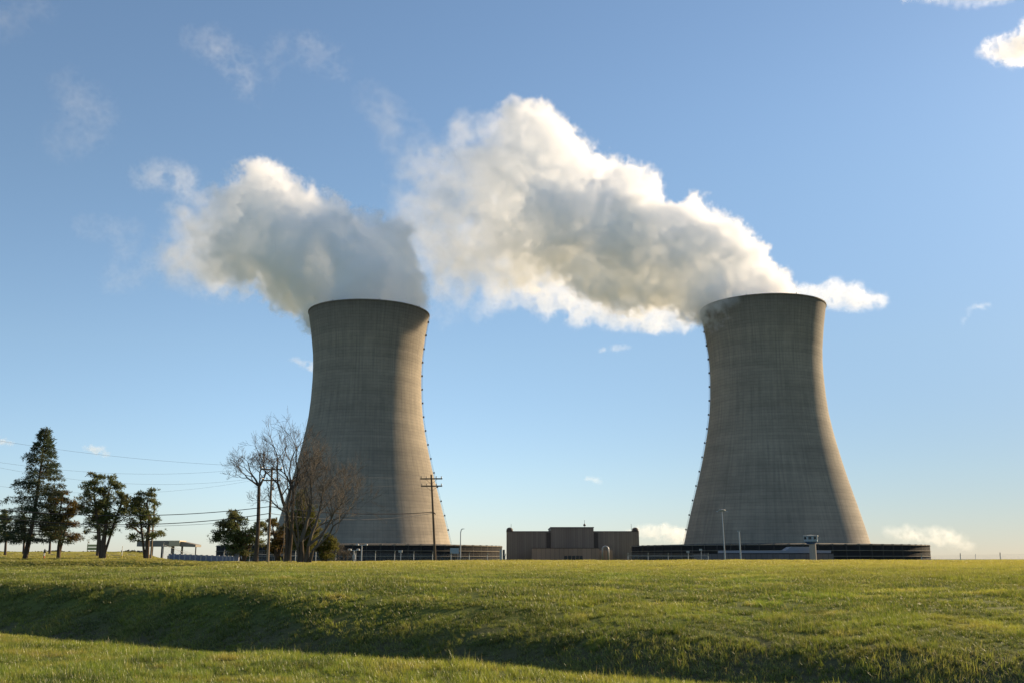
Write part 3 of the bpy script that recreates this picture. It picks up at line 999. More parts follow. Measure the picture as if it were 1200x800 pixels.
vs_ = [(xa_, -1.5, zroof0), (xb_, -1.5, zroof0 - 0.05), (xb_, -1.5, zroof0 + 0.32), (xa_, -1.5, zroof1 - 0.1), (xa_, 1.5, zroof0), (xb_, 1.5, zroof0 - 0.05), (xb_, 1.5, zroof0 + 0.32), (xa_, 1.5, zroof1 - 0.1)]
mb.add(vs_, [(0, 1, 2, 3), (7, 6, 5, 4), (0, 3, 7, 4), (1, 5, 6, 2), (3, 2, 6, 7), (0, 4, 5, 1)])
mb.build('roof', ROOF, gh)
for px, w in ((179, 0.25), (191, 0.32), (203, 0.42), (214, 0.25), (230, 0.15)):
    mb = MB(); mb.box((X(px), -0.6, zroof0 / 2 - 0.3), (w, w, zroof0 + 0.6)); mb.build('column', TRIM, gh)
mb = MB(); mb.box((X(201), 1.5, 0.55), (1.7, 2.2, 1.3)); mb.build('booth', BARRIER, gh)
t = empty('parked_car', ground_point(226, 157)); t.rotation_euler = (0, 0, R(5))
tag(t, 'small reddish car parked beside the gatehouse fence', 'car')
RED = simple_mat('red_paint', (0.22, 0.05, 0.035), 0.1, 2, 0.3)
mb = MB()
prof = [(-2.1, .3), (-2.15, .75), (-1.3, .9), (-.8, 1.38), (.7, 1.4), (1.35, .95), (2.1, .8), (2.15, .3)]
vs_ = [(x, y * (0.8 if z < 1 else 0.66), z) for y in (-1, 1) for x, z in prof]
n_ = len(prof)
mb.add(vs_, [tuple(range(n_))[::1], tuple(range(2 * n_ - 1, n_ - 1, -1))] + [((i + 1) % n_, i, n_ + i, n_ + (i + 1) % n_) for i in range(n_)])
body = mb.build('body', RED, t)
mb = MB()
for s_ in (-1, 1):
    mb.add([(-1.15, s_ * 0.80, .93), (1.15, s_ * 0.80, .95), (.62, s_ * 0.69, 1.31), (-.72, s_ * 0.69, 1.29)], [(0, 1, 2, 3)])
mb.build('window', GLASSY, t)
TYRE = simple_mat('tyre', (0.02, 0.02, 0.02), 0.1, 3)
for x in (-1.3, 1.3):
    for s_ in (-1, 1):
        mb = MB(); mb.tube([(x, s_ * 0.62, 0.32), (x, s_ * 0.83, 0.32)], 0.32, 14); mb.build('wheel', TYRE, t)

# distant lit sign with two boards, standing before a low bush
t = empty('board_sign', ground_point(106.5, 190)); tag(t, 'wide yellowish two-board sign on posts seen under the forked pine', 'sign')
sb0 = at(106, 644.2, 190).z - t.location.z
BOARD = simple_mat('sign_board', (0.36, 0.34, 0.16), 0.2, 3)
mb = MB(); mb.box((0, 0, sb0 + 0.28), (1.8, 0.08, 0.5)); mb.build('board', BOARD, t)
mb = MB(); mb.box((0, 0, sb0 + 0.86), (1.8, 0.08, 0.42)); mb.build('board', BOARD, t)
for s_ in (-0.85, 0.85):
    mb = MB(); mb.tube([(s_, 0.08, -0.2), (s_, 0.08, sb0 + 1.3)], 0.06, 6); mb.build('leg', POLE_D, t)
# ------------------------------------------------------------------ trees
def bark_mat(name, a, b_):
    m = NT(name)
    tc = m.n('TexCoord').outputs['Object']
    n1 = m.noise(tc, 3.0, 6, 0.7, sc=(1, 1, 0.25))
    c = m.mix(m.ramp(n1, [(0.3, 0.0), (0.7, 1.0)]), a, b_)
    m.bsdf(c, 0.95, 0.1, bump=n1, bstr=0.6, bdist=0.04)
    return m.mat


def leaf_mat(name, a, b_, c2, trans=0.35):
    m = NT(name)
    at_ = m.n('Attribute', attribute_name='rnd').outputs['Fac']
    tc = m.n('TexCoord').outputs['Object']
    big = m.noise(tc, 0.35, 3, 0.6)
    c = m.mix(at_, a, b_)
    c = m.mix(m.math('MULTIPLY', m.ramp(big, [(0.45, 0.0), (0.65, 1.0)]), 0.7), c, c2)
    d = m.n('BsdfDiffuse'); m.l(c, d.inputs[0])
    t = m.n('BsdfTranslucent'); m.l(c, t.inputs[0])
    mx = m.n('MixShader'); mx.inputs[0].default_value = trans
    m.l(d.outputs[0], mx.inputs[1]); m.l(t.outputs[0], mx.inputs[2])
    m.l(mx.outputs[0], m.out.inputs['Surface'])
    return m.mat


BARK = bark_mat('dark_bark', (0.045, 0.034, 0.025), (0.10, 0.078, 0.056))
BARK_P = bark_mat('pine_bark', (0.060, 0.042, 0.030), (0.14, 0.10, 0.07))
TWIG = bark_mat('twig_bark', (0.060, 0.048, 0.038), (0.12, 0.095, 0.072))
TWIG_O = bark_mat('ochre_twigs', (0.070, 0.060, 0.048), (0.15, 0.127, 0.100))
NEEDLE = leaf_mat('spruce_needles', (0.040, 0.060, 0.036), (0.095, 0.118, 0.062), (0.100, 0.095, 0.048))
NEEDLE_P = leaf_mat('pine_needles', (0.065, 0.092, 0.034), (0.15, 0.165, 0.062), (0.17, 0.140, 0.058))
NEEDLE_R = leaf_mat('rusty_needles', (0.070, 0.070, 0.024), (0.16, 0.12, 0.040), (0.24, 0.11, 0.045))
NEEDLE_Y = leaf_mat('yellow_green_needles', (0.075, 0.085, 0.022), (0.17, 0.165, 0.045), (0.18, 0.14, 0.045))


def quads_mesh(name, C, U, V, rnd, mat, parent):
    """one small four-sided leaf or needle spray per row: centre C, half axes U, V"""
    n = len(C)
    P_ = np.stack([C - U, C + V * 0.9 - U * 0.1, C + U, C - V * 0.9 - U * 0.1], 1).reshape(-1, 3)
    me = bpy.data.meshes.new(name)
    me.vertices.add(4 * n); me.vertices.foreach_set('co', P_.astype(np.float32).ravel())
    me.loops.add(4 * n); me.loops.foreach_set('vertex_index', np.arange(4 * n, dtype=np.int32))
    me.polygons.add(n); me.polygons.foreach_set('loop_start', (np.arange(n) * 4).astype(np.int32))
    me.update(calc_edges=True)
    a_ = me.attributes.new('rnd', 'FLOAT', 'POINT'); a_.data.foreach_set('value', np.repeat(rnd, 4).astype(np.float32))
    return obj(name, me, mat, parent)


def tufts(centres, axes, rng, per, size, width, spread=0.9):
    """sprays of needles round each centre, pointing outwards from it, biased along the axis"""
    C = np.repeat(np.array(centres), per, 0); A = np.repeat(np.array(axes), per, 0)
    n = len(C)
    d = rng.normal(size=(n, 3)); d /= np.linalg.norm(d, axis=1)[:, None]
    d = d * spread + A; d /= np.linalg.norm(d, axis=1)[:, None]
    L_ = size * rng.uniform(0.5, 1.25, n)
    w = rng.normal(size=(n, 3)); w -= d * (w * d).sum(1)[:, None]; w /= np.linalg.norm(w, axis=1)[:, None]
    return C + d * (L_ * 0.75)[:, None], d * (L_ * 0.5)[:, None], w * (width * rng.uniform(0.6, 1.3, n))[:, None], rng.random(n)


def spruce(px, depth, py_top, label, seed, half_px=34, mat=NEEDLE):
    base = ground_point(px, depth)
    H_ = at(px, py_top, depth).z - base.z
    rng = np.random.default_rng(seed)
    t = empty('spruce_tree', base); tag(t, label, 'tree')
    mb = MB()
    top = np.array([0.9, 0, H_])
    def ax(z): f = z / H_; return np.array([-0.2 + 1.0 * f + 0.10 * math.sin(f * 5), 0.1 * math.sin(f * 4), z])
    mb.tube([ax(z) for z in np.linspace(-0.3, H_ * 0.99, 14)], list(np.linspace(0.27, 0.03, 14)), 9)
    mb.build('trunk', BARK, t)
    bm_ = MB(); cs, axs = [], []
    Rm = half_px / 1166.7 * depth
    z = H_ * 0.15
    while z < H_ * 0.985:
        f = (z - H_ * 0.15) / (H_ * 0.85)
        prof = Rm * (1 - f) ** 0.95 * (0.85 if f < .08 else 1) + 0.22
        for _ in range(rng.integers(6, 9)):
            a = rng.uniform(0, 2 * math.pi)
            L_ = prof * rng.uniform(0.62, 1.12) * (1.15 if rng.random() < 0.12 else 1)
            if rng.random() < 0.10: continue
            p = ax(z + rng.uniform(-.15, .15))
            up0 = rng.uniform(0.05, 0.35) + 0.5 * f
            pts_ = []
            n = 7
            for i in range(n):
                q = i / (n - 1)
                r_ = L_ * q
                dz = r_ * up0 * (1 - q) - 0.17 * L_ * q * (1 - f) + 0.10 * L_ * q ** 3
                a2 = a + 0.15 * math.sin(q * 3 + a * 5)
                pts_.append(p + np.array([math.cos(a2) * r_, math.sin(a2) * r_, dz]))
            bm_.tube(pts_, list(np.linspace(0.05 * (1.2 - f), 0.012, n)), 4, caps=False)
            m = int(7 + L_ * 9)
            for k in range(m):
                q = rng.uniform(0.18, 1.02) ** 0.8
                i = min(int(q * (n - 1)), n - 2); fr = q * (n - 1) - i
                c = pts_[i] * (1 - fr) + pts_[i + 1] * fr
                side = rng.normal(0, 0.22 + 0.10 * L_ * (1 - q))
                off = np.array([-math.sin(a) * side, math.cos(a) * side, -abs(rng.normal(0, 0.10 + 0.05 * abs(side)))])
                cs.append(c + off); axs.append(np.array([math.cos(a), math.sin(a), -0.25]) * 0.9)
        z += rng.uniform(0.26, 0.40) * (1.0 if f < .8 else .7)
    br = bm_.build('branches', BARK, t); br['kind'] = 'stuff'
    C, U, V, rn = tufts(cs, axs, rng, 5, 0.30, 0.036)
    quads_mesh('crown', C, U, V, rn, mat, t)
    return t


def grow(mb, p, d, r, length, depth_, rng, tips, spread, segs=5, tropism=0.12, ratio=0.72, minr=0.012, kids=(2, 3), wob=0.18):
    """one limb, then its children; limbs taper and bend"""
    pts_, rad_ = [p.copy()], [r]
    q = p.copy(); dd = d.copy()
    r1 = r * (0.62 if depth_ > 0 else 0.4)
    for i in range(segs):
        dd = dd + rng.normal(0, wob, 3) + np.array([0, 0, tropism])
        dd /= np.linalg.norm(dd)
        q = q + dd * length / segs
        pts_.append(q.copy()); rad_.append(r + (r1 - r) * (i + 1) / segs)
    mb.tube(pts_, [max(minr, x) for x in rad_], 8 if r > 0.12 else (5 if r > 0.04 else 3), caps=False)
    if depth_ <= 0:
        tips.append((q.copy(), dd.copy())); tips.append((pts_[segs // 2].copy(), dd.copy())); return
    n = rng.integers(kids[0], kids[1] + 1)
    for k in range(n + (1 if depth_ > 1 else 2)):
        at_end = k < n
        i = segs if at_end else rng.integers(max(1, segs // 2), segs)
        s = rng.normal(size=3); s -= dd * (s @ dd); s /= np.linalg.norm(s)
        sp_ = spread * rng.uniform(0.6, 1.25) * (0.8 if at_end and k == 0 else 1.15)
        nd = dd * math.cos(sp_) + s * math.sin(sp_)
        nd /= np.linalg.norm(nd)
        rr_ = (r1 * (0.9 if k == 0 else 0.7)) if at_end else rad_[i] * 0.5
        grow(mb, pts_[i], nd, max(minr, rr_), length * ratio * rng.uniform(0.75, 1.15), depth_ - 1, rng, tips, spread, segs, tropism, ratio, minr, kids, wob)


def bare_tree(px, depth, py_top, label, seed, fork, limbs, trunk_r, twig_mat=TWIG, lean=(0, 0), levels=5, spread=0.5, tropism=0.10, first=None, stems=None):
    """fork: height fraction of the first fork; limbs: (azimuth in the picture plane -1..1, up, length fraction, radius fraction)"""
    base = ground_point(px, depth)
    H_ = at(px, py_top, depth).z - base.z
    rng = np.random.default_rng(seed)
    t = empty('bare_tree', base); tag(t, label, 'tree')
    mb = MB(); fb = MB(); tips = []
    stems = stems or [(0, 0, fork, trunk_r, limbs)]
    for sx, slx, fk, tr_, lm in stems:
        hf = H_ * fk
        pts_ = [np.array([sx + slx * q * hf + 0.06 * math.sin(q * 4 + sx), 0.05 * math.sin(q * 3), -0.2 + (hf + 0.2) * q]) for q in np.linspace(0, 1, 8)]
        mb.tube(pts_, [tr_ * (1.35 if i == 0 else 1 - 0.3 * i / 7) for i in range(8)], 10, caps=False)
        e = pts_[-1]
        for dx, dz, lf, rf in lm:
            d = np.array([dx, rng.uniform(-0.35, 0.35), dz]); d /= np.linalg.norm(d)
            grow(fb, e + np.array([0, 0, -0.05]), d, tr_ * rf, H_ * lf, levels, rng, tips, spread, tropism=tropism, ratio=0.75, minr=0.0075, kids=(2, 2), wob=0.12)
    mb.build('trunk', BARK, t)
    fb.build('crown', twig_mat if twig_mat is not TWIG else TWIG, t)
    return t, tips


def pine(px, depth, py_top, label, seed, trunks, mat=NEEDLE_P, name='pine_tree', tuft=0.27, per=13, width=0.036, levels=2, flat=0.35, lowest=0.25, reach=1.0, density=1.0):
    """trunks: list of polylines in photo pixels (px, py); branches spread level with tufted ends"""
    base = ground_point(px, depth)
    rng = np.random.default_rng(seed)
    t = empty(name, base); tag(t, label, 'tree')
    mb, fb = MB(), MB(); cs, axs = [], []
    ztop = at(px, py_top, depth).z - base.z
    for tr in trunks:
        pts_ = []
        for i, (x, y, dy, r) in enumerate(tr):
            w = at(x, y, depth + dy) - base
            pts_.append(np.array([w.x, dy, w.z if i else min(w.z, -0.2)]))
        rad_ = [v[3] for v in tr]
        mb.tube(pts_, rad_, 9, caps=False)
        # branches along the upper part
        P_ = np.array(pts_); S = np.concatenate([[0], np.cumsum(np.linalg.norm(np.diff(P_, axis=0), axis=1))])
        nb = int(S[-1] * 2.6 * density)
        for k in range(nb):
            f = lowest + (1 - lowest) * (k + rng.random()) / nb
            s = f * S[-1]
            p = np.array([np.interp(s, S, P_[:, j]) for j in range(3)])
            g = (f - lowest) / (1 - lowest)
            L_ = reach * ztop * 0.30 * (0.55 + 0.6 * math.sin(math.pi * min(1, 0.25 + g * 0.75))) * rng.uniform(0.45, 1.15) * (1 - 0.45 * g ** 3)
            a = rng.uniform(0, 2 * math.pi)
            up = rng.uniform(-0.08, 0.35) + 0.35 * g
            d = np.array([math.cos(a), math.sin(a), up]); d /= np.linalg.norm(d)
            tips = []
            grow(fb, p, d, 0.055 * (1.2 - 0.6 * g) + 0.01, L_ * 0.6, levels, rng, tips, 0.55, segs=4, tropism=0.03, ratio=0.55, minr=0.010, kids=(2, 2), wob=0.12)
            for q, dd in tips:
                m_ = 1
                for _ in range(m_):
                    off = rng.normal(size=3) * np.array([0.26, 0.26, 0.26 * flat])
                    cs.append(q + off - dd * 0.12); axs.append(dd * 0.35 + np.array([0, 0, 0.35]))
    mb.build('trunk', BARK_P, t)
    b_ = fb.build('branches', BARK_P, t); b_['kind'] = 'stuff'
    C, U, V, rn = tufts(cs, axs, rng, per, tuft, width)
    quads_mesh('crown', C, U, V, rn, mat, t)
    print(label[:30], 'tufts', len(cs), 'quads', len(C))
    return t


spruce(31.5, 104, 500, 'tallest dark spruce at the far left with drooping branches and a crooked tip', 7, 45)
pine(69, 106, 574, 'rust tinted pine between the tall spruce and the forked pine', 12,
     [[(68.5, 656, 0, .22), (69, 640, 0, .17), (72, 620, 0, .14), (70, 600, 0, .10), (74, 578, .2, .04)],
      [(70.5, 628, 0, .12), (80, 606, .3, .08), (88, 590, .3, .03)]], NEEDLE_R, lowest=0.30, reach=0.85)
pine(121.5, 105, 556, 'pine with a forked trunk and rounded open crown in the middle of the row', 21,
     [[(121, 656, 0, .32), (121, 636, 0, .27), (124, 618, 0, .17), (124, 595, .3, .12), (128, 575, .3, .07), (132, 562, .4, .03)],
      [(120, 637, 0, .2), (115, 615, 0, .15), (112, 595, -.3, .11), (110, 575, -.3, .06), (112, 558, -.4, .03)],
      [(122, 634, .4, .14), (134, 612, .5, .11), (141, 592, .6, .07), (143, 580, .5, .03)]], NEEDLE_P, lowest=0.40, reach=0.72)
pine(172.5, 107, 573, 'pine with a pale trunk, rightmost of the row, before the gatehouse', 33,
     [[(172.5, 652, 0, .24), (173, 632, 0, .2), (175, 610, 0, .14), (172, 590, .2, .09), (175, 576, .3, .03)],
      [(172, 630, 0, .14), (165, 612, 0, .1), (163, 592, -.2, .06), (166, 580, -.2, .03)]], NEEDLE_P, lowest=0.28, reach=0.82)
# further trees behind the row, mostly trunks under the crowns
for px, dp, py, seed, lab in ((6, 128, 598, 41, 'small pine at the left edge, left of the tall spruce'),
                              (27.5, 140, 600, 42, 'thin pine behind the tall spruce'),
                              (58, 140, 602, 43, 'thin pine seen between the spruce and the rust tinted pine'),
                              (114, 125, 590, 44, 'thin trunk and small crown behind the forked pine')):
    g0_ = ground_point(px, dp)
    pyb = 400 - (math.tan(math.atan2(g0_.z - EYE, dp) - PITCH)) * 1166.7
    pine(px, dp, py, lab, seed, [[(px, pyb, 0, .17), (px + 1, pyb - 20, 0, .13), (px, (pyb + py) / 2, 0, .09), (px + 1, py + 3, 0, .03)]], NEEDLE_P if seed % 2 else NEEDLE, lowest=0.36, reach=0.7, per=14)

pine(290, 101, 598, 'low spreading pine between the gatehouse and the bare trees, leaning left', 52,
     [[(286, 655, 0, .2), (286, 635, 0, .16), (280, 620, 0, .11), (273, 606, .2, .05), (272, 599, .2, .03)],
      [(285, 640, 0, .12), (272, 630, .3, .09), (260, 628, .4, .06), (250, 634, .5, .03)],
      [(284, 632, 0, .10), (268, 616, .1, .07), (258, 614, .1, .03)],
      [(287, 634, 0, .12), (297, 622, .2, .07), (306, 616, .2, .03)]], NEEDLE_P, lowest=0.2, reach=0.95, density=1.2)
pine(322, 108, 606, 'dense dark pine behind the pale utility pole', 53,
     [[(324, 655, 0, .2), (323, 635, 0, .15), (320, 620, 0, .08), (318, 609, 0, .03)], [(324, 640, 0, .14), (334, 628, 0, .08), (340, 615, 0, .03)]], NEEDLE_R, lowest=0.15, reach=1.0, density=1.1)
pine(356, 106, 575, 'bushy yellow green evergreen behind the spreading bare tree', 54,
     [[(356, 655, 0, .2), (355, 625, 0, .15), (353, 600, 0, .1), (354, 579, 0, .03)],
      [(357, 650, 0, .14), (365, 620, .4, .09), (364, 596, .4, .03)], [(356, 650, 0, .14), (346, 625, .4, .09), (345, 600, .4, .03)]],
     NEEDLE_Y, name='evergreen_tree', lowest=0.22, reach=0.42, density=1.15, flat=1.0)
pine(381, 110, 620, 'low yellow green pine right of the spreading bare tree', 55,
     [[(380, 655, 0, .14), (380, 640, 0, .1), (382, 626, 0, .03)], [(380, 645, 0, .1), (370, 636, 0, .05)], [(381, 642, 0, .1), (391, 632, 0, .03)]], NEEDLE_Y, lowest=0.25, reach=0.75, density=0.9)

bare_tree(299.5, 93, 524, 'slender bare tree with a single dark trunk, left of the pale utility pole', 61, 0.66,
          [(-0.85, 0.8, 0.13, .52), (-0.45, 1.0, 0.12, .6), (0.35, 1.0, 0.125, .62), (-0.05, 1.0, 0.115, .5)], 0.20, levels=5, spread=0.60, tropism=0.04)
bare_tree(335.5, 91, 497, 'tallest bare tree with two close upright stems, right of the pale utility pole', 72, 0.5, None, 0.22, levels=5, spread=0.56, tropism=0.045, stems=[
    (0.0, -0.02, 0.36, 0.21, [(-0.36, 1.0, 0.23, .8), (0.06, 1.0, 0.23, .75), (-0.9, 0.6, 0.12, .45), (0.5, 1.0, 0.16, .5)]),
    (0.20, 0.03, 0.52, 0.17, [(-0.5, 1.0, 0.15, .7), (0.25, 1.0, 0.165, .75), (0.9, 0.9, 0.13, .55)])])
bare_tree(353, 90, 503, 'wide bare tree with many spreading stems and ochre twigs before the left cooling tower', 85, 0.2, None, 0.24, twig_mat=TWIG_O, levels=5, spread=0.55, tropism=0.05, stems=[
    (-0.25, -0.06, 0.12, 0.16, [(-0.12, 1.0, 0.20, .75), (0.1, 1.0, 0.24, .7)]),
    (-0.05, 0.02, 0.16, 0.22, [(0.05, 1.0, 0.25, .75), (0.32, 1.0, 0.26, .75), (0.7, 0.8, 0.2, .5)]),
    (0.30, 0.22, 0.13, 0.20, [(0.55, 1.0, 0.27, .75), (0.95, 0.9, 0.26, .65)]),
    (0.60, 0.40, 0.10, 0.16, [(1.0, 0.68, 0.26, .7), (0.8, 1.0, 0.25, .6)])])
# low bare shrub at the tower foot
for px, py, sd, lab in ((392, 634, 91, 'low leafless shrub before the dark ring'), (402, 640, 92, 'smaller leafless shrub beside the floodlights')):
    t, _ = bare_tree(px, 118, py, lab, sd, 0.1, None, 0.05, twig_mat=TWIG_O, levels=4, spread=0.6, stems=[
        (0, 0, 0.1, 0.05, [(-0.6, 1, 0.3, .8), (0.1, 1, 0.35, .8), (0.7, 0.9, 0.3, .8)]), (0.3, 0.1, 0.08, 0.04, [(0.5, 1, 0.3, .8), (-0.4, 1, 0.3, .8)])])
    t.name = 'bare_shrub'; t['category'] = 'shrub'
# far dark hedge line beyond the left field
HEDGE = leaf_mat('hedge_leaves', (0.016, 0.020, 0.022), (0.030, 0.034, 0.032), (0.028, 0.030, 0.030))
rh = np.random.default_rng(17)
hx0, hx1 = ground_point(-340, 320).x, ground_point(166, 320).x
n_ = 14000
hx = rh.uniform(hx0, hx1, n_); hy = 320 + rh.normal(0, 3, n_)
top_ = at(60, 646.2, 320).z + 0.35 * lump(hx, hx * 0, 9, 4)
gz_ = -3.5
hzv = gz_ + (top_ - gz_) * rh.random(n_) ** 0.5
C = np.stack([hx, hy, hzv], -1) - np.array([hx0, 320, 0])
d = rh.normal(size=(n_, 3)); d /= np.linalg.norm(d, axis=1)[:, None]
w = rh.normal(size=(n_, 3)); w -= d * (w * d).sum(1)[:, None]; w /= np.linalg.norm(w, axis=1)[:, None]
hd = quads_mesh('distant_hedgerow', C, d * 0.55, w * 0.4, rh.random(n_), HEDGE, None)
hd.location = (hx0, 320, 0)
tag(hd, 'thin dark blue hedge line on the far edge of the left field', 'hedge', kind='stuff')
# ------------------------------------------------------------------ grass (real blades, one object)
def blade_mat():
    m = NT('grass_blades')
    g = m.n('NewGeometry').outputs['Position']
    at_ = m.n('Attribute', attribute_name='rnd').outputs['Fac']
    hh = m.n('Attribute', attribute_name='hgt').outputs['Fac']
    big = m.noise(g, 0.11, 3, 0.6)
    mid = m.noise(g, 0.8, 4, 0.6)
    green = m.mix(m.ramp(big, [(0.38, 0.0), (0.62, 1.0)]), (0.150, 0.255, 0.026), (0.285, 0.325, 0.045))
    green = m.mix(m.ramp(mid, [(0.36, 1.0), (0.52, 0.0)]), green, (0.045, 0.080, 0.013))
    green = m.mix(m.ramp(mid, [(0.50, 0.0), (0.68, 1.0)]), green, (0.34, 0.30, 0.085))
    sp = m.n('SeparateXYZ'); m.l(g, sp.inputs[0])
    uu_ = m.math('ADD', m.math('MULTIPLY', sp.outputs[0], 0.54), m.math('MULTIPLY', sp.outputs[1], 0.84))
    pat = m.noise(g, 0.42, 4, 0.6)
    slope_shade = m.math('MULTIPLY', m.ramp(pat, [(0.40, 0.0), (0.54, 1.0)]), m.ramp(m.math('DIVIDE', uu_, 100.0), [(0.17, 0.15), (0.20, 0.85), (0.38, 0.75), (0.66, 0.1)]))
    green = m.mix(slope_shade, green, (0.038, 0.072, 0.010))  # slope shading painted into the blade colour as dark green patches
    # drier, yellower turf on the exposed crest
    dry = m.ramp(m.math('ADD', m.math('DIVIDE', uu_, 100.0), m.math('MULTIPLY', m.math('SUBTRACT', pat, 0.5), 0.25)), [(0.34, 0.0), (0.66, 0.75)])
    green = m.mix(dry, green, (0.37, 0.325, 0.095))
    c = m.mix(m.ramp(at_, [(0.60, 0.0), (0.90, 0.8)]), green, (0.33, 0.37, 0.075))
    c = m.mix(m.ramp(at_, [(0.925, 0.0), (0.95, 1.0)]), c, (0.34, 0.29, 0.14))
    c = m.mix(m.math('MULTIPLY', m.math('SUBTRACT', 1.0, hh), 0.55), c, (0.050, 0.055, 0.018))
    d = m.n('BsdfDiffuse'); m.l(c, d.inputs[0])
    t = m.n('BsdfTranslucent'); m.l(m.mix(1.0, c, (1.25, 1.18, 0.75), 'MULTIPLY'), t.inputs[0])
    gl = m.n('BsdfGlossy'); gl.inputs['Roughness'].default_value = 0.38; gl.inputs['Color'].default_value = (1, 1, 1, 1)
    a = m.n('MixShader'); a.inputs[0].default_value = 0.52
    m.l(d.outputs[0], a.inputs[1]); m.l(t.outputs[0], a.inputs[2])
    b = m.n('MixShader'); b.inputs[0].default_value = 0.03
    m.l(a.outputs[0], b.inputs[1]); m.l(gl.outputs[0], b.inputs[2])
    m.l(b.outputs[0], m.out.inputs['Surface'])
    return m.mat


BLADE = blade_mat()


def blade_patch(name, size, n, hmin, hmax, w, seed, tilt=0.5, straw=0.0, seg=3):
    r = np.random.default_rng(seed)
    # tufts: blades gather round tuft centres
    nt = max(6, n // 14)
    tc = r.uniform(-size / 2, size / 2, (nt, 2))
    k = r.integers(0, nt, n)
    px = tc[k, 0] + r.normal(0, size * 0.035 + 0.012, n)
    py = tc[k, 1] + r.normal(0, size * 0.035 + 0.012, n)
    th = r.uniform(0.6, 1.35, nt)[k]
    h = r.uniform(hmin, hmax, n) * th
    az = r.uniform(0, 2 * math.pi, n)
    lean = np.abs(r.normal(0, tilt, n)) * 0.6 + 0.08
    ww = w * r.uniform(0.7, 1.4, n)
    fx, fy = -np.sin(az), np.cos(az)
    V = []; H = []
    for i in range(seg + 1):
        t = i / seg
        bx = px + np.cos(az) * h * np.sin(lean * t * 1.6) * t
        by = py + np.sin(az) * h * np.sin(lean * t * 1.6) * t
        bz = h * t * np.cos(lean * t * 0.9) - 0.015
        wd = ww * (1 - t ** 1.5) * 0.5 + (0.0004 if i == seg else 0)
        V.append(np.stack([bx - fx * wd, by - fy * wd, bz], -1))
        V.append(np.stack([bx + fx * wd, by + fy * wd, bz], -1))
        H += [np.full(n, t), np.full(n, t)]
    nv = 2 * (seg + 1)
    V = np.stack(V, 1).reshape(-1, 3)
    H = np.stack(H, 1).reshape(-1)
    base = (np.arange(n) * nv)[:, None]
    F = np.concatenate([base + np.array([2 * i, 2 * i + 1, 2 * i + 3, 2 * i + 2]) for i in range(seg)], 1).reshape(-1, 4)
    me = bpy.data.meshes.new(name)
    me.vertices.add(len(V)); me.vertices.foreach_set('co', V.astype(np.float32).ravel())
    me.loops.add(F.size); me.loops.foreach_set('vertex_index', F.ravel().astype(np.int32))
    me.polygons.add(len(F)); me.polygons.foreach_set('loop_start', (np.arange(len(F)) * 4).astype(np.int32))
    me.update(calc_edges=True)
    rv = r.uniform(0, 1, n) * (1 - straw) + straw * r.uniform(0.94, 1, n)
    a = me.attributes.new('rnd', 'FLOAT', 'POINT'); a.data.foreach_set('value', np.repeat(rv, nv).astype(np.float32))
    a = me.attributes.new('hgt', 'FLOAT', 'POINT'); a.data.foreach_set('value', H.astype(np.float32))
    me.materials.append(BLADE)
    return bpy.data.objects.new(name, me)          # data only; reached through the grass object's nodes


patches = []
for i in range(5): patches.append(blade_patch('near', 0.5, 520, 0.045, 0.10, 0.0055, 40 + i))
for i in range(5): patches.append(blade_patch('middle', 0.8, 620, 0.045, 0.10, 0.010, 50 + i, seg=2))
for i in range(5): patches.append(blade_patch('distant', 1.6, 700, 0.05, 0.11, 0.026, 60 + i, seg=2))
for i in range(4): patches.append(blade_patch('matted', 0.8, 520, 0.06, 0.15, 0.008, 70 + i, tilt=2.0, straw=0.8, seg=2))
for i in range(3): patches.append(blade_patch('tall', 0.5, 60, 0.09, 0.17, 0.006, 80 + i, tilt=0.4, straw=0.35))

pts, idx, rot, scl = [], [], [], []
rg = np.random.default_rng(9)


def scatter(r0, r1, step, kind0, nk, sc=1.0, zlim=None, cond=None, jitter=0.5, keep=1.0):
    L = int(r1 / step) + 2
    ys = np.arange(-2, L) * step
    xs = np.arange(-L, L) * step
    X, Y = np.meshgrid(xs, ys)
    X = X + rg.uniform(-jitter, jitter, X.shape) * step
    Y = Y + rg.uniform(-jitter, jitter, X.shape) * step
    D = np.hypot(X, Y)
    A = np.abs(np.arctan2(X, Y))
    ok = (D >= r0) & (D < r1) & (A < R(33))
    if cond is not None: ok &= cond(X, Y)
    if keep < 1: ok &= rg.random(X.shape) < keep
    X, Y = X[ok], Y[ok]
    Z = height(X, Y)
    e = 0.25
    dx = (height(X + e, Y) - height(X - e, Y)) / (2 * e)
    dy = (height(X, Y + e) - height(X, Y - e)) / (2 * e)
    n = len(X)
    yaw = rg.integers(0, 4, n) * math.pi / 2 + rg.uniform(-0.5, 0.5, n)
    for i in range(n):
        nrm = Vector((-dx[i], -dy[i], 1)).normalized()
        q = Vector((0, 0, 1)).rotation_difference(nrm) @ Matrix.Rotation(yaw[i], 3, 'Z').to_quaternion()
        rot.append(tuple(q.to_euler()))
    pts.extend(zip(X, Y, Z)); idx.extend(rg.integers(kind0, kind0 + nk, n).tolist())
    hs = sc * (1 + 0.38 * lump(X, Y, 1.7, 31) + 0.25 * lump(X, Y, 5, 32)) * rg.uniform(0.85, 1.15, n)
    scl.extend([(1, 1, max(0.55, float(v))) for v in hs])


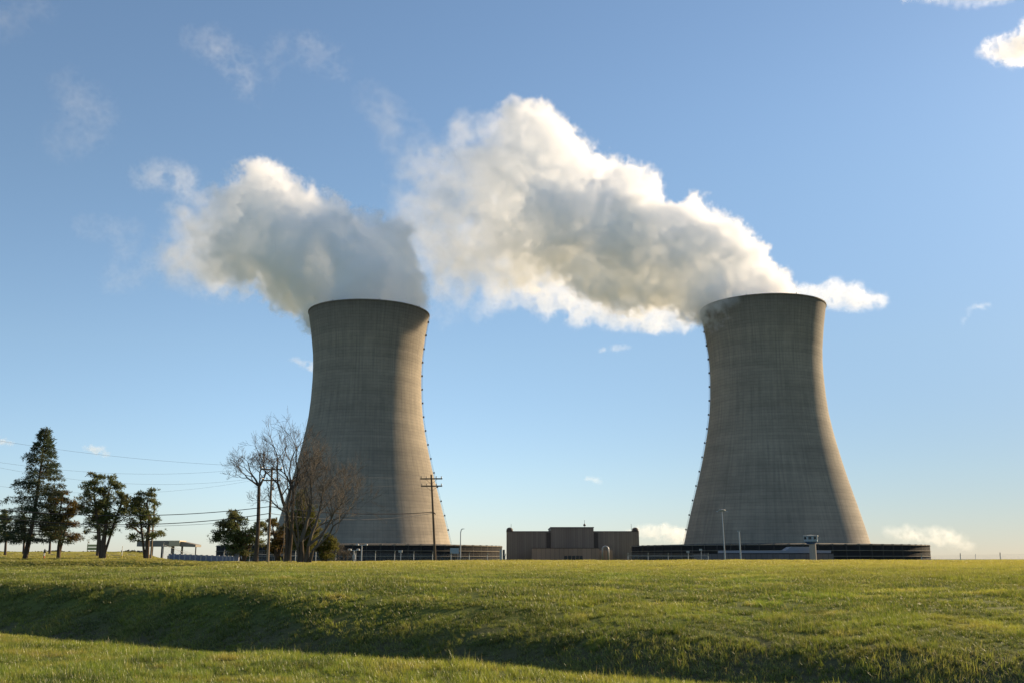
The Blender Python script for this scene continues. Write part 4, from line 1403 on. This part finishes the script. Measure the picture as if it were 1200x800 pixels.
uu = lambda X, Y: X * 0.54 + Y * 0.84 + lump(X, Y, 9, 3) * 0.16
ditch = lambda X, Y: (uu(X, Y) > 14.2) & (uu(X, Y) < 18.4 + 0.6 * lump(X, Y, 4, 77))
nod = lambda X, Y: ~ditch(X, Y)
scatter(6.5, 25, 0.42, 0, 5, cond=nod, keep=1.0)
scatter(25, 58, 0.66, 5, 5, cond=nod, keep=0.98)
scatter(58, 104, 1.25, 10, 5, sc=1.05, cond=lambda X, Y: (Y < 100) | (X / Y < -0.27))
scatter(104, 200, 2.2, 10, 5, sc=1.25, cond=lambda X, Y: X / Y < -0.27)
scatter(8, 60, 0.46, 15, 4, cond=ditch)
scatter(8, 40, 0.9, 5, 5, cond=ditch, keep=0.25, sc=1.2)
lip = lambda X, Y: (uu(X, Y) > 12.4) & (uu(X, Y) < 14.4)
scatter(8, 50, 0.6, 20, 3, cond=lip, keep=0.35)
scatter(7, 60, 1.9, 20, 3, keep=0.3)
gm = bpy.data.meshes.new('grass')
gm.vertices.add(len(pts)); gm.vertices.foreach_set('co', np.array(pts, dtype=np.float32).ravel())
a = gm.attributes.new('idx', 'INT', 'POINT'); a.data.foreach_set('value', np.array(idx, dtype=np.int32))
a = gm.attributes.new('rot', 'FLOAT_VECTOR', 'POINT'); a.data.foreach_set('vector', np.array(rot, dtype=np.float32).ravel())
a = gm.attributes.new('scl', 'FLOAT_VECTOR', 'POINT'); a.data.foreach_set('vector', np.array(scl, dtype=np.float32).ravel())
grass = bpy.data.objects.new('grass', gm)
COL.objects.link(grass)
tag(grass, 'sunlit green and yellow grass covering the field, the ditch and the near bank', 'grass', kind='stuff')
ng = bpy.data.node_groups.new('grass', 'GeometryNodeTree')
ng.interface.new_socket('Geometry', in_out='INPUT', socket_type='NodeSocketGeometry')
ng.interface.new_socket('Geometry', in_out='OUTPUT', socket_type='NodeSocketGeometry')
gi, go = ng.nodes.new('NodeGroupInput'), ng.nodes.new('NodeGroupOutput')
jn = ng.nodes.new('GeometryNodeJoinGeometry')
for p_ in reversed(patches):
    oi = ng.nodes.new('GeometryNodeObjectInfo'); oi.inputs['Object'].default_value = p_; oi.inputs['As Instance'].default_value = True
    ng.links.new(oi.outputs['Geometry'], jn.inputs[0])
mp_ = ng.nodes.new('GeometryNodeMeshToPoints'); ng.links.new(gi.outputs[0], mp_.inputs[0])
ip = ng.nodes.new('GeometryNodeInstanceOnPoints')
ng.links.new(mp_.outputs[0], ip.inputs['Points']); ng.links.new(jn.outputs[0], ip.inputs['Instance'])
ip.inputs['Pick Instance'].default_value = True
for nm, ty, sk in (('idx', 'INT', 'Instance Index'), ('rot', 'FLOAT_VECTOR', 'Rotation'), ('scl', 'FLOAT_VECTOR', 'Scale')):
    q_ = ng.nodes.new('GeometryNodeInputNamedAttribute'); q_.data_type = ty; q_.inputs['Name'].default_value = nm
    src_ = q_.outputs['Attribute']
    if nm == 'rot':
        er = ng.nodes.new('FunctionNodeEulerToRotation'); ng.links.new(src_, er.inputs[0]); src_ = er.outputs[0]
    ng.links.new(src_, ip.inputs[sk])
ng.links.new(ip.outputs[0], go.inputs[0])
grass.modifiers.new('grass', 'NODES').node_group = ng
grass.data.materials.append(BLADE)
# ------------------------------------------------------------------ steam and clouds (real volumes)
def vnoise(shape, vox, wl, beta, seed, wmin=0.0):
    """isotropic random field of unit variance; largest wavelength wl metres, spectrum k^-beta"""
    rng = np.random.default_rng(seed)
    n = rng.standard_normal(shape, dtype=np.float32)
    F = np.fft.rfftn(n)
    kx = np.fft.fftfreq(shape[0], vox)[:, None, None]
    ky = np.fft.fftfreq(shape[1], vox)[None, :, None]
    kz = np.fft.rfftfreq(shape[2], vox)[None, None, :]
    k = np.sqrt(kx ** 2 + ky ** 2 + kz ** 2)
    k0 = 1.0 / wl
    F *= (np.maximum(k, k0) / k0) ** (-beta) * (k > k0 * 0.4)
    f = np.fft.irfftn(F, s=shape).astype(np.float32)
    return f / f.std()


def grid_volume(name, dens, lo, vox, mat):
    """puts a numpy density field on the render grid through a Volume Cube"""
    nx, ny, nz = dens.shape
    me = bpy.data.meshes.new(name + '_density')
    me.vertices.add(nx * ny * nz)
    a = me.attributes.new('dens', 'FLOAT', 'POINT')
    a.data.foreach_set('value', dens.astype(np.float32).ravel())
    src = bpy.data.objects.new(name + '_density', me)      # data only, never linked into the scene
    vol = bpy.data.volumes.new(name)
    o = bpy.data.objects.new(name, vol)
    COL.objects.link(o)
    ng = bpy.data.node_groups.new(name, 'GeometryNodeTree')
    ng.interface.new_socket('Geometry', in_out='OUTPUT', socket_type='NodeSocketGeometry')
    N = lambda k: ng.nodes.new(k)
    oi = N('GeometryNodeObjectInfo'); oi.inputs['Object'].default_value = src
    si = N('GeometryNodeSampleIndex'); si.data_type = 'FLOAT'; si.domain = 'POINT'; si.clamp = True
    na = N('GeometryNodeInputNamedAttribute'); na.data_type = 'FLOAT'; na.inputs['Name'].default_value = 'dens'
    ng.links.new(oi.outputs['Geometry'], si.inputs['Geometry'])
    ng.links.new(na.outputs['Attribute'], si.inputs['Value'])
    pos = N('GeometryNodeInputPosition')
    sep = N('ShaderNodeSeparateXYZ'); ng.links.new(pos.outputs[0], sep.inputs[0])

    def M(op, a_, b_=None):
        m = N('ShaderNodeMath'); m.operation = op
        for i, v in enumerate((a_, b_)):
            if v is None: continue
            if isinstance(v, (int, float)): m.inputs[i].default_value = v
            else: ng.links.new(v, m.inputs[i])
        return m.outputs[0]
    ix = [M('ROUND', M('DIVIDE', M('SUBTRACT', sep.outputs[i], float(lo[i])), vox)) for i in range(3)]
    idx = M('ADD', M('MULTIPLY', M('ADD', M('MULTIPLY', ix[0], float(ny)), ix[1]), float(nz)), ix[2])
    f2i = N('FunctionNodeFloatToInt'); ng.links.new(idx, f2i.inputs[0])
    ng.links.new(f2i.outputs[0], si.inputs['Index'])
    vc = N('GeometryNodeVolumeCube')
    vc.inputs['Min'].default_value = tuple(lo)
    vc.inputs['Max'].default_value = tuple(lo[i] + (dens.shape[i] - 1) * vox for i in range(3))
    for i, k in enumerate(('Resolution X', 'Resolution Y', 'Resolution Z')):
        vc.inputs[k].default_value = dens.shape[i]
    ng.links.new(si.outputs[0], vc.inputs['Density'])
    sm = N('GeometryNodeSetMaterial'); sm.inputs['Material'].default_value = mat
    ng.links.new(vc.outputs[0], sm.inputs['Geometry'])
    out = N('NodeGroupOutput')
    ng.links.new(sm.outputs[0], out.inputs[0])
    vol.materials.append(mat)
    md = o.modifiers.new('steam', 'NODES')
    md.node_group = ng
    return o


def steam_material(name, density, aniso=0.2, col=(1, 1, 1)):
    m = NT(name)
    v = m.n('VolumePrincipled')
    v.inputs['Color'].default_value = (*col, 1)
    v.inputs['Density'].default_value = density
    v.inputs['Anisotropy'].default_value = aniso
    m.l(v.outputs[0], m.out.inputs['Volume'])
    return m.mat


def puff_field(puffs, vox, seed, pad=14, warp=0.30, wl=60, warp_grow=0.0, origin=None, soft=0.0, beta=2.6, ridged=0.5):
    """puffs: (x, y, z, r, d, e): centre, radius, density, edge width. Returns density grid, low corner."""
    P = np.array(puffs, dtype=np.float32)
    lo = (P[:, :3] - P[:, 3:4]).min(0) - pad
    hi = (P[:, :3] + P[:, 3:4]).max(0) + pad
    sh = tuple(int(math.ceil((hi[i] - lo[i]) / vox)) for i in range(3))
    sdf = np.full(sh, 99.0, np.float32)          # normalised: metres outside the nearest puff
    dn = np.zeros(sh, np.float32)
    ed = np.ones(sh, np.float32) * 6
    wsum = np.zeros(sh, np.float32)
    rr = np.full(sh, 10.0, np.float32)
    for x, y, z, r, d, e in P:
        m = r + 22
        i0 = [max(0, int((c - m - lo[i]) / vox)) for i, c in enumerate((x, y, z))]
        i1 = [min(sh[i], int((c + m - lo[i]) / vox) + 2) for i, c in enumerate((x, y, z))]
        gx = (lo[0] + np.arange(i0[0], i1[0]) * vox - x)[:, None, None]
        gy = (lo[1] + np.arange(i0[1], i1[1]) * vox - y)[None, :, None]
        gz = (lo[2] + np.arange(i0[2], i1[2]) * vox - z)[None, None, :]
        dd = (np.sqrt(gx * gx + gy * gy + gz * gz) - r).astype(np.float32)
        sl = tuple(slice(a, b) for a, b in zip(i0, i1))
        S = sdf[sl]
        k = min(6.0, r * 0.25)
        h = np.clip(0.5 + 0.5 * (S - dd) / k, 0, 1)
        sdf[sl] = S * (1 - h) + dd * h - k * h * (1 - h)
        w = np.exp(-np.clip(dd / (0.4 * r + 3), -3, 8)).astype(np.float32)
        dn[sl] += w * d; ed[sl] += w * e; rr[sl] += w * r
        wsum[sl] += w
    ed = ed / (1 + wsum); rr = rr / (1 + wsum); dn = dn / np.maximum(wsum, 1e-3)
    n1 = vnoise(sh, vox, wl, beta, seed)
    n2 = vnoise(sh, vox, wl * 0.33, beta, seed + 1)
    n3 = vnoise(sh, vox, wl * 0.12, 2.2, seed + 2)
    bil = 0.9 - np.abs(n1) * 1.15                 # rounded, billowing lobes with sharp valleys
    bil2 = 0.9 - np.abs(n2) * 1.15
    amp = np.clip(rr * warp, 1.0, 16.0)
    s = sdf - amp * (ridged * bil + (1 - ridged) * n1 * 0.6) - 0.5 * amp * bil2 - ed * 0.25 * n2 - np.clip(amp * 0.30, 0, 3.0) * (0.9 - np.abs(n3) * 1.15)
    den = np.clip(0.5 - s / ed, 0, 1)
    den = den * den * (3 - 2 * den)
    # ragged, torn edges where the steam is thinning
    den *= np.clip(1 - (ed / 14.0) * np.clip(0.55 * n1 + 0.35 * n2 + 0.25, 0, 1.3), 0.0, 1)
    den *= dn
    den[den < 0.004] = 0
    for ax in range(3):
        sl0 = [slice(None)] * 3; sl0[ax] = 0; den[tuple(sl0)] = 0
        sl0[ax] = -1; den[tuple(sl0)] = 0
    return den, lo


def away(path, k=1.25):
    """lets the plume drift away from the viewer as it goes"""
    out = []
    for px, py, dp, r, d, e in path:
        d2 = 586 + max(0, dp - 586) * k
        out.append((px, py, d2, r * d2 / dp, d, e))
    return out


def plume_puffs(path, rng, n=60):
    """path: stations (px, py, depth, radius m, density, edge)"""
    st = []
    for px, py, dp, r, d, e in path:
        p = at(px, py, dp)
        st.append((*p, r, d, e))
    st = np.array(st)
    L = np.concatenate([[0], np.cumsum(np.linalg.norm(np.diff(st[:, :3], axis=0), axis=1))])
    out = []
    for i in range(n):
        s = L[-1] * (i + rng.random()) / n
        v = np.array([np.interp(s, L, st[:, k]) for k in range(6)])
        r = v[3]
        q = rng.normal(size=3); q /= np.linalg.norm(q)
        rho = r * rng.uniform(0.30, 0.62)
        pr = r * rng.uniform(0.36, 0.55)
        out.append((*(v[:3] + q * rho), pr, v[4], v[5]))
        # small billows on the skin
        for _ in range(2):
            q2 = rng.normal(size=3); q2 /= np.linalg.norm(q2)
            if q2 @ q < 0: q2 = -q2
            out.append((*(v[:3] + q * rho + q2 * pr * 0.85), pr * rng.uniform(0.28, 0.5), v[4], v[5]))
    for i in range(40):
        s = L[-1] * i / 39
        v = np.array([np.interp(s, L, st[:, k]) for k in range(6)])
        out.append((*v[:3], v[3] * 0.62, v[4], v[5]))
    return out


STEAM = steam_material('steam', 0.17, -0.05, (1.0, 1.0, 1.0))
THIN = steam_material('thin_steam', 0.03, 0.35, (1.0, 0.995, 0.985))
CLOUD = steam_material('cloud', 0.02, 0.35)
VOX = 1.1
rngp = np.random.default_rng(5)
# right tower's plume, drifting left and away
pr_ = plume_puffs(away([(896, 376, 586, 31, 1.0, 3), (882, 350, 586, 33, 1.0, 3), (848, 327, 592, 36, 1.0, 3), (800, 300, 600, 40, 1.0, 3.5),
                   (745, 282, 612, 45, 0.95, 4), (690, 262, 628, 50, 0.9, 5), (645, 235, 645, 52, 0.8, 6)]), rngp, 70)
pr_ += plume_puffs(away([(640, 235, 648, 50, .40, 9), (590, 255, 655, 58, 0.22, 12), (545, 262, 665, 54, 0.12, 15), (515, 250, 672, 44, 0.07, 18)]), rngp, 44)
pr_ += plume_puffs(away([(640, 215, 645, 38, .9, 4), (622, 165, 650, 27, .9, 4), (612, 132, 652, 15, .9, 4)]), rngp, 14)
pr_ += plume_puffs(away([(600, 190, 655, 34, .30, 9), (565, 170, 660, 24, .18, 11), (540, 155, 662, 15, .12, 12)]), rngp, 12)
pr_ += plume_puffs(away([(520, 225, 668, 26, .08, 18), (485, 180, 672, 20, .06, 18), (455, 135, 676, 16, .05, 18), (432, 112, 678, 12, .04, 18)]), rngp, 12)
d, lo = puff_field(pr_, 1.2, 11, wl=50, warp=0.36)
s1 = grid_volume('steam_plume', d, lo, 1.2, STEAM)
tag(s1, 'bright white steam plume blowing left out of the right cooling tower', 'steam', kind='stuff')
pl_ = plume_puffs([(431, 384, 600, 31, 1.0, 3), (426, 358, 600, 33, 1.0, 3), (408, 326, 606, 36, 1.0, 4), (378, 300, 615, 40, .95, 4),
                   (335, 280, 626, 43, .7, 6), (295, 272, 638, 43, .40, 9), (250, 285, 648, 37, .18, 13), (215, 298, 652, 27, .09, 16)], rngp, 70)
pl_ += plume_puffs([(325, 240, 632, 22, .8, 5), (300, 205, 635, 12, .8, 5)], rngp, 6)
pl_ += plume_puffs([(425, 285, 610, 24, .9, 4), (455, 285, 610, 18, .8, 5), (468, 262, 612, 8, .5, 6)], rngp, 8)
pl_ += plume_puffs([(474, 378, 600, 14, .9, 3), (474, 352, 600, 17, .9, 3), (466, 325, 604, 20, .9, 4), (452, 298, 608, 20, .9, 4)], rngp, 12)
d, lo = puff_field(pl_, VOX, 23, wl=44, warp=0.50)
s2 = grid_volume('steam_plume', d, lo, VOX, STEAM)
tag(s2, 'grey steam plume blowing left out of the left cooling tower', 'steam', kind='stuff')

# a spill of steam curling over the rim of the right tower
q = plume_puffs([(862, 352, 556, 3.2, .6, 3), (846, 356, 560, 4.0, .6, 3), (834, 362, 568, 3.0, .5, 4)], rngp, 6)
d, lo = puff_field(q, 0.9, 31, pad=7, wl=14)
o = grid_volume('steam_wisp', d, lo, 0.9, STEAM)
tag(o, 'small curl of steam spilling over the near rim of the right cooling tower', 'steam', kind='stuff')


def cloud(label, path, depth, vox, dens, edge=None, n=24, seed=1, name='cloud', wl=None, mat=None, warp=0.4):
    """path: (px, py, radius px, density)"""
    m_ = depth / 1166.7
    rng = np.random.default_rng(seed)
    q = plume_puffs([(x, y, depth, r * m_ , d_, (edge or 4) * m_) for x, y, r, d_ in path], rng, n)
    # work in units of about a pixel, then scale up: keeps the same noise recipe at every distance
    q = [(a / m_, b / m_, c / m_, r / m_, d_, e / m_) for a, b, c, r, d_, e in q]
    den, lo = puff_field(q, vox, seed, pad=8, wl=wl or 30, warp=warp)
    mt = steam_material(name + '_vapour', dens / m_, 0.35)
    o = grid_volume(name, den, np.asarray(lo) * m_, vox * m_, mt)
    tag(o, label, 'cloud' if name == 'cloud' else 'steam', kind='stuff')
    return o


cloud('long white cloud low behind the right cooling tower and under its plume',
      [(1030, 351, 14, .9), (1010, 348, 21, 1), (985, 346, 23, 1), (960, 346, 22, 1), (900, 352, 14, .8), (830, 362, 20, 1), (780, 372, 26, 1), (730, 368, 28, .9), (670, 345, 32, .8), (620, 340, 34, .6), (585, 345, 26, .4), (560, 370, 14, .3)],
      1500, 1.5, 0.032, 8, 46, 101)
cloud('bright white cloud entering the frame at the upper right', [(1150, 60, 8, .9), (1172, 57, 18, 1), (1192, 58, 25, 1), (1218, 48, 30, 1), (1250, 30, 26, 1)], 3200, 1.0, 0.05, 7, 16, 102, warp=.6)
cloud('small thin cloud streak beside the left cooling tower waist', [(342, 420, 2, .6), (352, 425, 4, .8), (364, 428, 6, .9), (378, 432, 7, .9)], 2600, 1.0, 0.06, 5, 10, 103)
cloud('small flat cloudlet under the white plume between the towers', [(705, 411, 3, .7), (720, 408, 4, .7), (736, 407, 3, .5)], 2600, 1.0, 0.05, 5, 8, 104)
cloud('small peach tinted cloud above the pine trees', [(101, 524, 3, .8), (112, 526, 6, 1), (126, 531, 4, .8)], 4200, 1.0, 0.07, 5, 9, 105)
cloud('faint peach cloud at the left edge beside the spruce top', [(-14, 514, 7, .8), (2, 516, 5, .7), (14, 519, 3, .5)], 4200, 1.0, 0.09, 4, 8, 106)
cloud('tiny faint cloud in the pale sky above the flat roofed building', [(688, 561, 3, .5), (702, 563, 4, .6)], 4500, 1.0, 0.08, 4, 6, 107)
cloud('puffy white cloud low on the horizon between the building and the right tower', [(735, 625, 5, .6), (752, 622, 8, .9), (778, 624, 10, 1), (806, 628, 11, 1)], 5000, 1.2, 0.06, 6, 16, 108)
cloud('white streaked cloud low on the horizon beside the right tower', [(1040, 623, 6, .7), (1060, 626, 9, 1), (1090, 626, 11, 1), (1115, 631, 12, 1), (1135, 638, 7, .7)], 5000, 1.2, 0.03, 9, 18, 109)
cloud('small wispy cloud pair in the sky right of the right tower', [(1128, 380, 2, .4), (1138, 362, 3, .3), (1150, 359, 4, .7), (1160, 358, 2, .5)], 3600, 1.0, 0.04, 6, 8, 110)
cloud('thin veil of cloud along the top edge at the right', [(1060, -2, 6, .5), (1085, -4, 10, .6), (1110, 0, 9, .3), (1150, 0, 12, .3), (1182, -3, 9, .6)], 3600, 1.5, 0.035, 7, 14, 111)
cloud('torn grey wisp of old steam high above the left plume', [(225, 45, 20, .3), (262, 58, 26, .5), (295, 85, 26, .5), (292, 108, 18, .4), (330, 55, 20, .3), (370, 62, 26, .5), (400, 80, 18, .4)], 700, 1.5, 0.010, 24, 22, 112, 'steam_wisp', 50, warp=.8)
cloud('faint wisp of old steam at the upper left', [(75, 95, 24, .3), (100, 125, 32, .5), (115, 150, 30, .4), (70, 170, 28, .25)], 720, 1.5, 0.007, 26, 14, 113, 'steam_wisp', 50, warp=.8)
cloud('very faint wisp of steam in the top left corner', [(-10, 30, 28, .4), (30, 12, 24, .4), (55, 10, 18, .3)], 720, 1.5, 0.006, 26, 8, 114, 'steam_wisp', 50, warp=.8)
cloud('loose grey puff of steam left of the left plume', [(165, 205, 17, .6), (190, 205, 24, .9), (215, 210, 24, .9), (228, 228, 16, .6)], 660, 1.5, 0.012, 16, 14, 115, 'steam_wisp', 30)
cloud('shredded steam trailing off the left end of the grey plume', [(205, 310, 22, .6), (180, 305, 18, .5), (160, 325, 15, .4), (130, 335, 14, .4), (155, 270, 18, .3), (100, 265, 18, .3)], 655, 1.5, 0.014, 16, 18, 116, 'steam_wisp', 26, warp=.8)
cloud('shredded steam hanging between the two plumes', [(505, 300, 24, .4), (515, 330, 24, .4), (540, 350, 24, .35), (520, 375, 14, .3), (490, 270, 18, .3)], 690, 1.5, 0.012, 18, 16, 117, 'steam_wisp', 28, warp=.8)
